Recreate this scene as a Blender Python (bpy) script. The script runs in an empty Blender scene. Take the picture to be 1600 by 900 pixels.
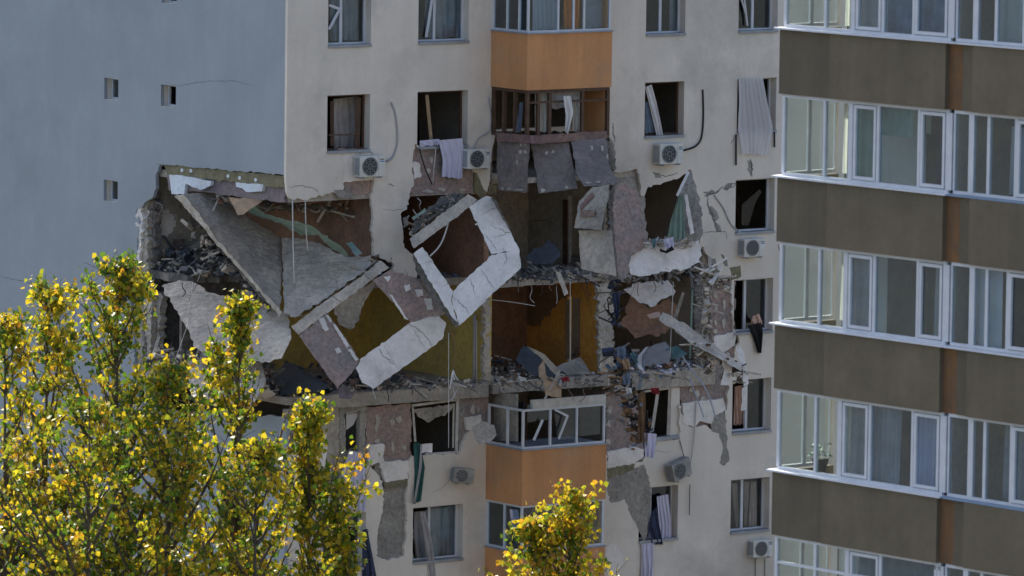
import bpy, bmesh, math, random
from mathutils import Vector, Matrix, noise
from mathutils.geometry import tessellate_polygon
random.seed(7)
SC = bpy.context.scene
COL = SC.collection
# ------------------------------------------------------------------ camera
F, PITCH, ROLL, YAW = 10000.0, 0.10402, -0.01256, 0.63331
CAM = Vector((-94.531, -138.854, 11.241))
FW = Vector((math.sin(YAW)*math.cos(PITCH), math.cos(YAW)*math.cos(PITCH), -math.sin(PITCH)))
RT0 = Vector((math.cos(YAW), -math.sin(YAW), 0)); UP0 = RT0.cross(FW)
RT = RT0*math.cos(ROLL) - UP0*math.sin(ROLL); UP = RT0*math.sin(ROLL) + UP0*math.cos(ROLL)
cd = bpy.data.cameras.new('camera'); co = bpy.data.objects.new('camera', cd); COL.objects.link(co)
cd.sensor_fit = 'HORIZONTAL'; cd.sensor_width = 36; cd.lens = 36*F/1600; cd.clip_start = 1; cd.clip_end = 5000
M3 = Matrix((RT, UP, -FW)).transposed(); co.matrix_world = Matrix.Translation(CAM) @ M3.to_4x4()
SC.camera = co
cd.dof.use_dof = True; cd.dof.focus_distance = 166; cd.dof.aperture_fstop = 2.8
# ------------------------------------------------------------------ sky and sun
SUN_AZ, SUN_EL = math.radians(7), math.radians(38)      # azimuth from +Y towards +X
w = bpy.data.worlds.new('World'); SC.world = w; w.use_nodes = True
nt = w.node_tree; sk = nt.nodes.new('ShaderNodeTexSky'); sk.sky_type = 'NISHITA'; sk.sun_disc = False
sk.sun_elevation = SUN_EL; sk.sun_rotation = SUN_AZ
sk.air_density = 1.0; sk.dust_density = 3.0; sk.ozone_density = 0.6
nt.links.new(sk.outputs[0], nt.nodes['Background'].inputs[0]); nt.nodes['Background'].inputs[1].default_value = 0.1
sd = bpy.data.lights.new('sun', 'SUN'); so = bpy.data.objects.new('sun', sd); COL.objects.link(so)
sd.energy = 4.0; sd.angle = math.radians(0.5); sd.color = (1, .94, .84)
sdir = Vector((math.sin(SUN_AZ)*math.cos(SUN_EL), math.cos(SUN_AZ)*math.cos(SUN_EL), math.sin(SUN_EL)))
so.location = (0, 0, 60); so.rotation_euler = sdir.to_track_quat('Z', 'Y').to_euler()
SC.view_settings.view_transform = 'Standard'; SC.view_settings.look = 'None'
SC.view_settings.exposure = 1.42; SC.view_settings.gamma = 1
# ------------------------------------------------------------------ pixel -> place
def ray(px, py): return (FW*F + RT*(px-800) + UP*(450-py)).normalized()
def PY(px, py, Y=0.0): r = ray(px, py); return CAM + r*((Y-CAM.y)/r.y)
def PX(px, py, X=0.0): r = ray(px, py); return CAM + r*((X-CAM.x)/r.x)
DC = (Vector((0, 0, -7))-CAM).dot(FW)
def PD(px, py, dd=0.0): r = ray(px, py); return CAM + r*((DC+dd)/r.dot(FW))
def onY(Y): return lambda x, y: PY(x, y, Y)
def onX(X): return lambda x, y: PX(x, y, X)
def plane3(a, b, c):            # surface through three (px,py,depth)
    A, B, C = (PD(*q) for q in (a, b, c)); n = (B-A).cross(C-A).normalized()
    def f(x, y):
        r = ray(x, y); return CAM + r*((A-CAM).dot(n)/r.dot(n))
    return f
def pxof(p):
    q = Vector(p)-CAM; c = q.dot(FW); return 800+F*q.dot(RT)/c, 450-F*q.dot(UP)/c
# ------------------------------------------------------------------ materials
MATS = {}
def rgb(c): return (c[0], c[1], c[2], 1)
def mat(name, c1, c2=None, scale=1.5, rough=.85, bump=.25, bscale=25, streak=0, dirt=None, dirtamt=.4, metal=0, lo=.38, hi=.64, speck=0):
    m = bpy.data.materials.new(name); m.use_nodes = True; MATS[name] = m
    t = m.node_tree; b = t.nodes['Principled BSDF']; b.inputs['Roughness'].default_value = rough; b.inputs['Metallic'].default_value = metal
    b.inputs['Specular IOR Level'].default_value = .25
    tc = t.nodes.new('ShaderNodeTexCoord')
    c2 = c2 or tuple(x*.8 for x in c1)
    n = t.nodes.new('ShaderNodeTexNoise'); n.inputs['Scale'].default_value = scale; n.inputs['Detail'].default_value = 7; n.inputs['Roughness'].default_value = .62
    t.links.new(tc.outputs['Object'], n.inputs['Vector'])
    r = t.nodes.new('ShaderNodeValToRGB'); r.color_ramp.elements[0].position = lo; r.color_ramp.elements[1].position = hi
    r.color_ramp.elements[0].color = rgb(c2); r.color_ramp.elements[1].color = rgb(c1)
    t.links.new(n.outputs[0], r.inputs[0]); out = r.outputs[0]
    if streak:
        mp = t.nodes.new('ShaderNodeMapping'); mp.inputs['Scale'].default_value = (2.3, 2.3, .2)
        t.links.new(tc.outputs['Object'], mp.inputs[0])
        n2 = t.nodes.new('ShaderNodeTexNoise'); n2.inputs['Scale'].default_value = .9; n2.inputs['Detail'].default_value = 9; n2.inputs['Roughness'].default_value = .7
        t.links.new(mp.outputs[0], n2.inputs['Vector'])
        r2 = t.nodes.new('ShaderNodeValToRGB'); r2.color_ramp.elements[0].position = .3; r2.color_ramp.elements[1].position = .62
        r2.color_ramp.elements[0].color = (1-streak,)*3+(1,); r2.color_ramp.elements[1].color = (1, 1, 1, 1)
        t.links.new(n2.outputs[0], r2.inputs[0])
        mx = t.nodes.new('ShaderNodeMix'); mx.data_type = 'RGBA'; mx.blend_type = 'MULTIPLY'; mx.inputs[0].default_value = 1
        t.links.new(out, mx.inputs[6]); t.links.new(r2.outputs[0], mx.inputs[7]); out = mx.outputs[2]
    if dirt:
        n3 = t.nodes.new('ShaderNodeTexNoise'); n3.inputs['Scale'].default_value = scale*.45; n3.inputs['Detail'].default_value = 8; n3.inputs['Roughness'].default_value = .7
        mp3 = t.nodes.new('ShaderNodeMapping'); mp3.inputs['Location'].default_value = (13, 7, 3); t.links.new(tc.outputs['Object'], mp3.inputs[0]); t.links.new(mp3.outputs[0], n3.inputs['Vector'])
        r3 = t.nodes.new('ShaderNodeValToRGB'); r3.color_ramp.elements[0].position = .5; r3.color_ramp.elements[1].position = .68
        r3.color_ramp.elements[0].color = (0, 0, 0, 1); r3.color_ramp.elements[1].color = (dirtamt,)*3+(1,)
        t.links.new(n3.outputs[0], r3.inputs[0])
        mx = t.nodes.new('ShaderNodeMix'); mx.data_type = 'RGBA'; mx.inputs[7].default_value = rgb(dirt)
        t.links.new(r3.outputs[0], mx.inputs[0]); t.links.new(out, mx.inputs[6]); out = mx.outputs[2]
    if speck:
        n4 = t.nodes.new('ShaderNodeTexNoise'); n4.inputs['Scale'].default_value = 9; n4.inputs['Detail'].default_value = 9; n4.inputs['Roughness'].default_value = .75
        t.links.new(tc.outputs['Object'], n4.inputs['Vector'])
        r4 = t.nodes.new('ShaderNodeValToRGB'); r4.color_ramp.elements[0].position = .36; r4.color_ramp.elements[1].position = .6
        r4.color_ramp.elements[0].color = (1-speck,)*3+(1,); r4.color_ramp.elements[1].color = (1, 1, 1, 1); t.links.new(n4.outputs[0], r4.inputs[0])
        m4 = t.nodes.new('ShaderNodeMix'); m4.data_type = 'RGBA'; m4.blend_type = 'MULTIPLY'; m4.inputs[0].default_value = 1
        t.links.new(out, m4.inputs[6]); t.links.new(r4.outputs[0], m4.inputs[7]); out = m4.outputs[2]
    t.links.new(out, b.inputs['Base Color'])
    if bump:
        nb = t.nodes.new('ShaderNodeTexNoise'); nb.inputs['Scale'].default_value = bscale; nb.inputs['Detail'].default_value = 5
        t.links.new(tc.outputs['Object'], nb.inputs['Vector'])
        bp = t.nodes.new('ShaderNodeBump'); bp.inputs['Strength'].default_value = bump; bp.inputs['Distance'].default_value = .03
        t.links.new(nb.outputs[0], bp.inputs['Height']); t.links.new(bp.outputs[0], b.inputs['Normal'])
    return m
mat('cream', (.74, .68, .61), (.65, .60, .54), .5, streak=.07, dirt=(.42, .39, .35), dirtamt=.75, bump=.15, speck=0.05)
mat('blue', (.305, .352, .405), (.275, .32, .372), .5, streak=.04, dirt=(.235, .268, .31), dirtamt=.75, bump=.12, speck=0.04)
mat('orange', (.64, .32, .145), (.56, .275, .125), .8, streak=.2, dirt=(.40, .27, .18), dirtamt=.6, bump=.1, speck=0.08)
mat('pink', (.42, .30, .265), (.31, .255, .24), 1.2, dirt=(.25, .24, .235), dirtamt=.9, bump=.5, speck=0.45)
mat('purple', (.27, .22, .235), (.21, .18, .2), 1.5, dirt=(.36, .34, .36), dirtamt=.5, bump=.4, speck=0.4)
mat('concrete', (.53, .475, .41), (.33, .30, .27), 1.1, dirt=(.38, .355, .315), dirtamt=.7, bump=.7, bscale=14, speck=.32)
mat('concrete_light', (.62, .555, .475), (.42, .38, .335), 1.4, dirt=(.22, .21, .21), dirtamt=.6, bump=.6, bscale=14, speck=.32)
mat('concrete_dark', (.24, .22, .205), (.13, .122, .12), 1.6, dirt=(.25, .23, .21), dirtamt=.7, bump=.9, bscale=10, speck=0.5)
mat('foam', (.82, .775, .74), (.70, .665, .64), 1.6, dirt=(.46, .44, .41), dirtamt=.8, bump=.35, speck=.14)
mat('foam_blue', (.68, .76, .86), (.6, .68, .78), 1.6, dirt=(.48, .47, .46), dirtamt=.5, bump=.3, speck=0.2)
mat('adhesive', (.40, .375, .34), (.28, .265, .245), 1.3, dirt=(.38, .36, .32), dirtamt=.7, bump=.6, speck=0.45)
mat('olive', (.26, .24, .155), (.19, .175, .12), 2.5, bump=.7, speck=0.4)
mat('sheet', (.27, .232, .222), (.19, .168, .165), 1.5, dirt=(.33, .27, .24), dirtamt=.6, bump=.4, speck=0.35)
mat('redbeam', (.30, .18, .165), (.2, .14, .14), 2, dirt=(.36, .3, .2), bump=.4, speck=0.4)
mat('yellow', (.68, .51, .15), (.58, .44, .14), 1.2, dirt=(.27, .235, .16), dirtamt=.6, bump=.2, speck=0.3)
mat('orangewall', (.84, .42, .10), (.74, .35, .085), 1.2, dirt=(.3, .2, .12), dirtamt=.5, bump=.2, speck=0.25)
mat('brownwall', (.36, .21, .145), (.27, .165, .12), 1.3, dirt=(.12, .09, .08), dirtamt=.6, bump=.25, speck=0.35)
mat('plaster', (.52, .47, .40), (.41, .375, .33), 1.2, dirt=(.22, .2, .18), dirtamt=.8, bump=.35, speck=0.4)
mat('room', (.42, .36, .30), (.33, .29, .25), 1, speck=0.2)
mat('white', (.60, .62, .67), (.53, .55, .60), 3, rough=.45, bump=.03)
mat('white_dirty', (.60, .58, .54), (.42, .40, .37), 4, rough=.6, bump=.1)
mat('wood', (.11, .062, .04), (.07, .042, .03), 5, rough=.5, bump=.15)
mat('wood_light', (.42, .30, .19), (.3, .21, .14), 5, rough=.6, bump=.15)
mat('dark', (.035, .035, .04), (.02, .02, .022), 3, rough=.7)
mat('crack', (.17, .16, .15), (.12, .115, .11), 4, rough=.95)
mat('metal', (.33, .35, .39), (.26, .28, .32), 3, rough=.4, bump=.05, metal=.4)
mat('sill_white', (.60, .63, .70), (.54, .57, .63), 3, rough=.4, bump=.02)
mat('sill_blue', (.20, .29, .42), (.17, .25, .37), 3, rough=.4, bump=.02)
mat('acwhite', (.66, .66, .63), (.56, .56, .54), 3, rough=.5, bump=.03, dirt=(.42, .4, .37))
mat('acdirty', (.36, .355, .34), (.24, .235, .23), 3, rough=.6, bump=.1, dirt=(.15, .145, .14))
mat('logoblue', (.06, .2, .5), (.05, .17, .45), 2, rough=.4, bump=0)
mat('taupe_shade', (.148, .122, .088), (.128, .106, .077), 1, streak=.18, dirt=(.2, .17, .12), dirtamt=.3, bump=.1, speck=.08)  # darker copy of taupe: shade at the parapet crease painted into the colour
mat('taupe', (.168, .138, .098), (.146, .12, .087), 1, streak=.15, dirt=(.24, .19, .13), dirtamt=.3, bump=.1, speck=0.08)
mat('rust', (.25, .125, .055), (.18, .11, .065), 2.5, streak=.35, bump=.2)
mat('bark', (.12, .1, .08), (.07, .06, .05), 9, bump=.6)
mat('asphalt', (.10, .095, .088), (.075, .072, .068), .3, dirt=(.12, .13, .08), dirtamt=.8)
mat('green', (.25, .35, .30), (.19, .27, .235), 2.5, dirt=(.3, .3, .27), bump=.2)
mat('teal', (.05, .14, .13), (.03, .1, .095), 4, rough=.9)
mat('lilac', (.60, .59, .72), (.52, .51, .66), 2, rough=.9, bump=.05)
mat('clothwhite', (.70, .69, .69), (.58, .57, .58), 2, rough=.9, bump=.05)
mat('clothgrey', (.42, .40, .41), (.3, .29, .3), 2, rough=.9, bump=.05)
mat('clothnavy', (.05, .065, .12), (.03, .04, .08), 3, rough=.9)
mat('clothblack', (.018, .018, .022), (.012, .012, .014), 3, rough=.9)
mat('clothblue', (.19, .24, .32), (.12, .16, .22), 3, rough=.9)
mat('clothorange', (.85, .26, .04), (.7, .2, .03), 3, rough=.8)
mat('clothpink', (.62, .42, .34), (.5, .33, .27), 3, rough=.8)
mat('clothteal', (.15, .27, .31), (.09, .17, .2), 3, rough=.9)
mat('clothred', (.35, .04, .05), (.25, .03, .04), 3, rough=.9)
mat('clothbrown', (.25, .15, .08), (.13, .08, .05), 3, rough=.9)
mat('tarp', (.085, .095, .115), (.05, .058, .072), 2, rough=.7)
mat('dust', (.60, .55, .48), (.44, .40, .36), 1.6, dirt=(.3, .28, .26), bump=.5, speck=.3)
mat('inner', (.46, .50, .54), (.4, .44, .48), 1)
mat('cable', (.55, .54, .52), (.42, .41, .4), 4, rough=.6, bump=0)
mat('pipe', (.4, .4, .42), (.3, .3, .32), 4, rough=.5, bump=0)
def glass(name, tint, refl):
    m = bpy.data.materials.new(name); m.use_nodes = True; MATS[name] = m; t = m.node_tree
    t.nodes.remove(t.nodes['Principled BSDF']); o = t.nodes['Material Output']
    a = t.nodes.new('ShaderNodeBsdfTransparent'); a.inputs[0].default_value = rgb(tint)
    g = t.nodes.new('ShaderNodeBsdfGlossy'); g.inputs['Roughness'].default_value = .02; g.inputs[0].default_value = (.9, .95, 1, 1)
    lf = t.nodes.new('ShaderNodeLayerWeight'); lf.inputs[0].default_value = .5
    pw = t.nodes.new('ShaderNodeMath'); pw.operation = 'POWER'; pw.inputs[1].default_value = 3.5; t.links.new(lf.outputs['Facing'], pw.inputs[0])
    lw = t.nodes.new('ShaderNodeMath'); lw.operation = 'MULTIPLY_ADD'; lw.inputs[1].default_value = .8; lw.inputs[2].default_value = refl; t.links.new(pw.outputs[0], lw.inputs[0])
    tc = t.nodes.new('ShaderNodeTexCoord'); n = t.nodes.new('ShaderNodeTexNoise'); n.inputs['Scale'].default_value = 1.3
    bp = t.nodes.new('ShaderNodeBump'); bp.inputs['Strength'].default_value = .06; bp.inputs['Distance'].default_value = .02
    t.links.new(tc.outputs['Object'], n.inputs['Vector']); t.links.new(n.outputs[0], bp.inputs['Height']); t.links.new(bp.outputs[0], g.inputs['Normal'])
    mx = t.nodes.new('ShaderNodeMixShader'); t.links.new(lw.outputs[0], mx.inputs[0]); t.links.new(a.outputs[0], mx.inputs[1]); t.links.new(g.outputs[0], mx.inputs[2])
    t.links.new(mx.outputs[0], o.inputs[0]); return m
glass('glass', (.82, .89, .93), .06); glass('glass_clear', (.92, .95, .93), .03)
# sheer curtain: part of the light comes through the cloth
def sheer(name, c):
    m = bpy.data.materials.new(name); m.use_nodes = True; MATS[name] = m; t = m.node_tree; b = t.nodes['Principled BSDF']
    b.inputs['Base Color'].default_value = rgb(c); b.inputs['Roughness'].default_value = .9; b.inputs['Alpha'].default_value = .8
    tr = t.nodes.new('ShaderNodeBsdfTranslucent'); tr.inputs[0].default_value = rgb(c); mx = t.nodes.new('ShaderNodeMixShader'); mx.inputs[0].default_value = .35
    t.links.new(b.outputs[0], mx.inputs[1]); t.links.new(tr.outputs[0], mx.inputs[2]); t.links.new(mx.outputs[0], t.nodes['Material Output'].inputs[0])
sheer('lace', (.80, .79, .82)); sheer('net', (.74, .76, .72))
# ------------------------------------------------------------------ object helpers
def thing(name, label, cat, loc=(0, 0, 0), group=None):
    o = bpy.data.objects.new(name, None); COL.objects.link(o); o.location = loc; o.empty_display_size = .2
    tag(o, label, cat, group); return o
def tag(o, label, cat, group=None, kind=None):
    if label: o['label'] = label
    if cat: o['category'] = cat
    if group: o['group'] = group
    if kind: o['kind'] = kind
    return o
def attach(o, parent):
    if parent is None: return
    o.parent = parent; q = Vector(); p = parent
    while p: q += p.location; p = p.parent
    o.location = -q          # vertices stay in world coordinates
    if parent.parent: o.location = -q
def mesh(name, V, Fc, m, parent=None, smooth=False):
    me = bpy.data.meshes.new(name); me.from_pydata([tuple(v) for v in V], [], Fc)
    bm = bmesh.new(); bm.from_mesh(me); bmesh.ops.recalc_face_normals(bm, faces=bm.faces); bm.to_mesh(me); bm.free()
    me.materials.append(MATS[m])
    if smooth:
        for p in me.polygons: p.use_smooth = True
    o = bpy.data.objects.new(name, me); COL.objects.link(o)
    # origin: centre for free things, world offset for parts
    if parent is None:
        c = sum((v.co for v in me.vertices), Vector())/max(1, len(me.vertices)); c.z = min(v.co.z for v in me.vertices)
        me.transform(Matrix.Translation(-c)); o.location = c
    else:
        attach(o, parent)
    return o
def jag(pts, amp=2.0, step=9, seed=None):
    step *= .62
    rnd = random.Random(seed if seed is not None else len(pts)*31+int(pts[0][0])); out = []
    for i, a in enumerate(pts):
        b = pts[(i+1) % len(pts)]; d = math.hypot(b[0]-a[0], b[1]-a[1]); n = max(1, int(d/step)); out.append(a)
        for k in range(1, n):
            t = (k+rnd.uniform(-.42, .42))/n; q = amp*rnd.choice((0, .15, -.15, .5, -.5, 1.2, -1.2))
            out.append((a[0]+(b[0]-a[0])*t-(b[1]-a[1])/d*q, a[1]+(b[1]-a[1])*t+(b[0]-a[0])/d*q))
    return out
def plate_geo(outer, holes, surf, ext):
    loops = [outer]+list(holes); tri = tessellate_polygon([[Vector((x, y, 0)) for x, y in l] for l in loops])
    flat = [p for l in loops for p in l]; n = len(flat)
    fr = [surf(x, y) for x, y in flat]; V = fr+[p+ext for p in fr]
    Fc = [tuple(t) for t in tri]+[tuple(i+n for i in reversed(t)) for t in tri]; k = 0
    for l in loops:
        for i in range(len(l)):
            a, b = k+i, k+(i+1) % len(l); Fc.append((a, b, b+n, a+n))
        k += len(l)
    return V, Fc
def plate(name, outer, surf, ext, m, parent=None, holes=(), rough=0, step=9, relief=0):
    if rough: outer = jag(outer, rough, step)
    V, Fc = plate_geo(outer, holes, surf, Vector(ext)); o = mesh(name, V, Fc, m, parent)
    if relief:
        bm = bmesh.new(); bm.from_mesh(o.data)
        for _ in range(4):
            ed = [e for e in bm.edges if e.calc_length() > .16]
            if not ed or len(bm.faces) > 9000: break
            bmesh.ops.subdivide_edges(bm, edges=ed, cuts=1); bmesh.ops.triangulate(bm, faces=[f for f in bm.faces if len(f.verts) > 3])
        off = Vector(o.location) if parent is None else Vector()
        for v in bm.verts:
            q = v.co+off; k = noise.noise(q*1.7)*.6+noise.noise(q*5.1)*.35+noise.noise(q*13)*.25
            v.co += FW*(relief*k)+Vector((noise.noise(q*9+Vector((7, 0, 0))), 0, noise.noise(q*9+Vector((0, 5, 0)))))*relief*.5
        bm.to_mesh(o.data); bm.free()
    return o
def box_geo(a, b):
    V = [(x, y, z) for x in (a[0], b[0]) for y in (a[1], b[1]) for z in (a[2], b[2])]
    return V, [(0, 1, 3, 2), (4, 6, 7, 5), (0, 4, 5, 1), (2, 3, 7, 6), (0, 2, 6, 4), (1, 5, 7, 3)]
def box(name, a, b, m, parent=None):
    V, Fc = box_geo(a, b); return mesh(name, V, Fc, m, parent)
def boxes(name, L, m, parent=None):
    V, Fc = [], []
    for a, b in L:
        v, f = box_geo(a, b); k = len(V); V += v; Fc += [tuple(i+k for i in q) for q in f]
    return mesh(name, V, Fc, m, parent)
def bar_geo(a, b, w, h, up=None):
    a, b = Vector(a), Vector(b); d = (b-a).normalized(); u = up or FW
    s = d.cross(u).normalized()*w/2; t = d.cross(s).normalized()*h/2
    return [a-s-t, a+s-t, a+s+t, a-s+t, b-s-t, b+s-t, b+s+t, b-s+t], [(0, 1, 2, 3), (4, 7, 6, 5), (0, 4, 5, 1), (1, 5, 6, 2), (2, 6, 7, 3), (3, 7, 4, 0)]
def bars(name, L, m, parent=None):
    V, Fc = [], []
    for a, b, w_, h_ in L:
        v, f = bar_geo(a, b, w_, h_); k = len(V); V += v; Fc += [tuple(i+k for i in q) for q in f]
    return mesh(name, V, Fc, m, parent)
def tube_geo(pts, r, n=6):
    V, Fc = [], []; pts = [Vector(p) for p in pts]; m_ = len(pts)
    for i, p in enumerate(pts):
        d = (pts[min(i+1, m_-1)]-pts[max(i-1, 0)]).normalized(); u = d.orthogonal().normalized() if abs(d.z) < .99 else Vector((1, 0, 0))
        if i == 0: ref = u
        s = (ref-d*ref.dot(d)).normalized(); t = d.cross(s); rr = r[i] if isinstance(r, (list, tuple)) else r
        V += [p+(s*math.cos(q)+t*math.sin(q))*rr for q in [2*math.pi*k/n for k in range(n)]]
    for i in range(m_-1):
        for k in range(n): Fc.append((i*n+k, i*n+(k+1) % n, (i+1)*n+(k+1) % n, (i+1)*n+k))
    Fc.append(tuple(range(n-1, -1, -1))); Fc.append(tuple((m_-1)*n+k for k in range(n))); return V, Fc
def smoothpts(pts, k=4):
    out = []; P = [Vector(p) for p in pts]
    for i in range(len(P)-1):
        a, b, c, d = P[max(i-1, 0)], P[i], P[i+1], P[min(i+2, len(P)-1)]
        for j in range(k):
            t = j/k; out.append(.5*((2*b)+(c-a)*t+(2*a-5*b+4*c-d)*t*t+(3*b-a-3*c+d)*t**3))
    return out+[P[-1]]
def tube(name, pts, r, m, parent=None): V, Fc = tube_geo(smoothpts(pts), r); return mesh(name, V, Fc, m, parent, True)
def cloth(name, L, R, surf, m, folds=5, amp=.05, parent=None, nu=28, nv=22, seed=0):
    rnd = random.Random(seed+int(L[0][0])); ph = rnd.uniform(0, 6)
    def along(P, t):
        d = [math.hypot(P[i+1][0]-P[i][0], P[i+1][1]-P[i][1]) for i in range(len(P)-1)]; s = t*sum(d)
        for i, q in enumerate(d):
            if s <= q or i == len(d)-1: k = min(1, s/q); return (P[i][0]+(P[i+1][0]-P[i][0])*k, P[i][1]+(P[i+1][1]-P[i][1])*k)
            s -= q
    V, Fc = [], []
    for j in range(nv+1):
        t = j/nv; a, b = along(L, t), along(R, t)
        for i in range(nu+1):
            u = i/nu; x, y = a[0]+(b[0]-a[0])*u, a[1]+(b[1]-a[1])*u
            p = surf(x, y); k = amp*(.45+.55*t)*(math.sin(u*folds*6.283+ph+1.3*math.sin(t*4+u*3))+.5*math.sin(u*folds*2.7*6.283+t*5+ph))
            wig = .012*math.sin(u*17+t*23+ph) if j == nv else 0
            V.append(p-FW*k+Vector((0, 0, wig-amp*.4*abs(math.sin(u*folds*3.1416+ph))*(t == 1))))
    for j in range(nv):
        for i in range(nu): q = j*(nu+1)+i; Fc.append((q, q+1, q+nu+2, q+nu+1))
    return mesh(name, V, Fc, m, parent, True)
def chunk_geo(c, r, rnd, flat=1.0):
    sx, sy, sz = r*rnd.uniform(.4, 1.3), r*rnd.uniform(.4, 1.2), r*rnd.uniform(.12, .6)*flat
    rot = Matrix.Rotation(rnd.uniform(0, 6.28), 3, 'Z') @ Matrix.Rotation(rnd.uniform(-1.1, 1.1), 3, 'X') @ Matrix.Rotation(rnd.uniform(-.6, .6), 3, 'Y')
    V, Fc = box_geo((-1, -1, -1), (1, 1, 1)); q = rnd.choice((.15, .4, .75))
    V = [Vector(c)+rot @ Vector((v[0]*sx*rnd.uniform(1-q, 1), v[1]*sy*rnd.uniform(1-q, 1), v[2]*sz*rnd.uniform(1-q, 1))) for v in V]
    return V, Fc
def heap(name, label, region, n, r0, r1, mats, seed, sticks=0, cat='rubble'):
    """region: function rnd -> world point on the pile's surface"""
    rnd = random.Random(seed); V, Fc, mi = [], [], []
    for k in range(n):
        v, f = chunk_geo(region(rnd), rnd.uniform(r0, r1)*rnd.choice((.5, .7, 1, 1)), rnd); q = len(V); V += v; Fc += [tuple(i+q for i in t) for t in f]; mi += [rnd.randrange(len(mats))]*len(f)
    for k in range(sticks):
        p = region(rnd); d = Vector((rnd.uniform(-1, 1), rnd.uniform(-1, 1), rnd.uniform(-.25, .6))).normalized()*rnd.uniform(.3, 1.0)
        v, f = bar_geo(p-d*.5, p+d*.5, rnd.uniform(.02, .09), rnd.uniform(.015, .05), Vector((.3, .2, 1))); q = len(V); V += v; Fc += [tuple(i+q for i in t) for t in f]; mi += [rnd.randrange(len(mats))]*len(f)
    o = mesh(name, V, Fc, mats[0], None)
    for m in mats[1:]: o.data.materials.append(MATS[m])
    for p, i in zip(o.data.polygons, mi): p.material_index = i
    return tag(o, label, cat, kind='stuff')
def floorpile(x0, x1, y0, y1, z, h):
    def f(r):
        u, v = r.random(), r.random(); return Vector((x0+(x1-x0)*u, y0+(y1-y0)*v, z+h*r.random()*math.sin(math.pi*min(1, .15+.8*u))*(.35+.65*v)))
    return f
# ------------------------------------------------------------------ the ground
GZ = -26.0
g = mesh('ground', [(-900, -900, GZ), (900, -900, GZ), (900, 900, GZ), (-900, 900, GZ)], [(0, 1, 2, 3)], 'asphalt'); g['kind'] = 'structure'
# ------------------------------------------------------------------ the damaged apartment block
BLD = thing('apartment_building', 'cream apartment block with blue gable and blast-torn corner storeys', 'building', (8, 4, GZ))
XE, DEP, ZT = 21.0, 14.5, 7.0
def WX(z, X): return pxof((X, 0, z))
def fpx(X, z, Y=0): return pxof((X, Y, z))
COLS = {1: (1.29, 2.67), 2: (4.21, 5.87), 3: (11.85, 13.21), 4: (15.07, 16.45)}
def zr(r): return -2.8*r
def opening(c, r, pad=0): x0, x1 = COLS[c]; z0, z1 = zr(r), zr(r)+1.48; return [fpx(x0, z0), fpx(x1, z0), fpx(x1, z1), fpx(x0, z1)]
FULL = [(c, 0) for c in (1, 2, 3, 4)]+[(1, 1), (2, 1), (3, 1), (4, 1), (4, 2), (4, 3), (4, 4), (1, 5), (2, 5), (3, 5), (4, 5), (1, 6), (2, 6), (3, 6), (4, 6)]
dmg = [(447, 700), (458, 690), (475, 700), (490, 740), (515, 762), (540, 735), (572, 724), (585, 735), (598, 752), (599, 790), (590, 830), (588, 868), (605, 876), (632, 868), (636, 800), (638, 722), (645, 712), (664, 711), (718, 708), (723, 690), (735, 668), (755, 670), (763, 694), (800, 703), (945, 700), (950, 722), (1004, 722), (1022, 690), (1063, 686), (1062, 632), (1068, 662), (1082, 668), (1100, 664), (1118, 672), (1124, 668), (1136, 640), (1139, 610), (1136, 585), (1146, 560), (1155, 530), (1146, 512), (1143, 470), (1143, 436), (1128, 433), (1116, 428), (1113, 410), (1096, 384), (1094, 374), (1098, 360), (1096, 335), (1091, 305), (1084, 290), (1079, 264), (1062, 278), (1013, 292), (1007, 306), (1002, 306), (996, 264), (975, 268), (958, 268), (956, 230), (950, 205), (775, 205), (768, 240), (766, 280), (761, 300), (752, 287), (746, 270), (733, 262), (722, 255), (722, 229), (656, 229), (648, 225), (645, 255), (647, 290), (639, 304), (636, 327), (626, 335), (630, 362), (632, 387), (647, 400), (651, 434), (632, 431), (616, 434), (615, 412), (607, 407), (584, 400), (580, 310), (585, 283), (582, 238), (536, 238), (536, 304), (520, 300), (482, 312), (456, 311), (449, 300), (447, 279)]
jd = [dmg[0]]+jag(dmg, 1.6, 7, 3)[1:]
jd = jd[:max(i for i, p in enumerate(jd) if p == dmg[-1])+1]
outer = [fpx(0, ZT), fpx(XE, ZT), fpx(XE, GZ), fpx(0, GZ)]+jd
XB = PY(767, 92, 0).x; YB = -1.65      # the balcony stack
XB2 = PY(956, 90, YB).x
def bopen(z0, z1): return [fpx(XB+.12, z0), fpx(XB2-.12, z0), fpx(XB2-.12, z1), fpx(XB+.12, z1)]
BOP = [bopen(-.85, 1.45), bopen(-2.42, -1.15), bopen(-14.8, -12.5)]
plate('facade_wall', outer, onY(0), (0, .1, 0), 'cream', BLD, holes=[opening(c, r) for c, r in FULL]+BOP)
# gable wall
def gpx(Y, z): return pxof((0, Y, z))
gd = [(447, 279), (445, 275), (400, 269), (330, 264), (268, 258), (250, 258), (243, 275), (244, 294), (238, 309), (226, 316), (212, 331), (218, 346), (215, 380), (211, 420), (200, 452), (206, 486), (211, 560), (214, 625), (250, 640), (300, 645), (360, 640), (405, 652), (420, 648), (447, 655)]
jg = jag(gd, 1.4, 7, 5); jg = jg[:jg.index(gd[-1])+1]
gw = {'a': (8.9, 8.19), 'b': (6.06, 5.32)}
def gop(k, i):
    y0, y1 = gw[k]; z1 = -1.378-2.8*i; return [gpx(y0, z1-.584), gpx(y1, z1-.584), gpx(y1, z1), gpx(y0, z1)]
GW = [('a', 0), ('b', 0), ('a', 1), ('a', -1), ('b', -1)]
plate('gable_wall', [gpx(DEP, ZT), gpx(0, ZT)]+jg+[gpx(0, GZ), gpx(DEP, GZ)], onX(0), (.1, 0, 0), 'blue', BLD, holes=[gop(*k) for k in GW])
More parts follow.
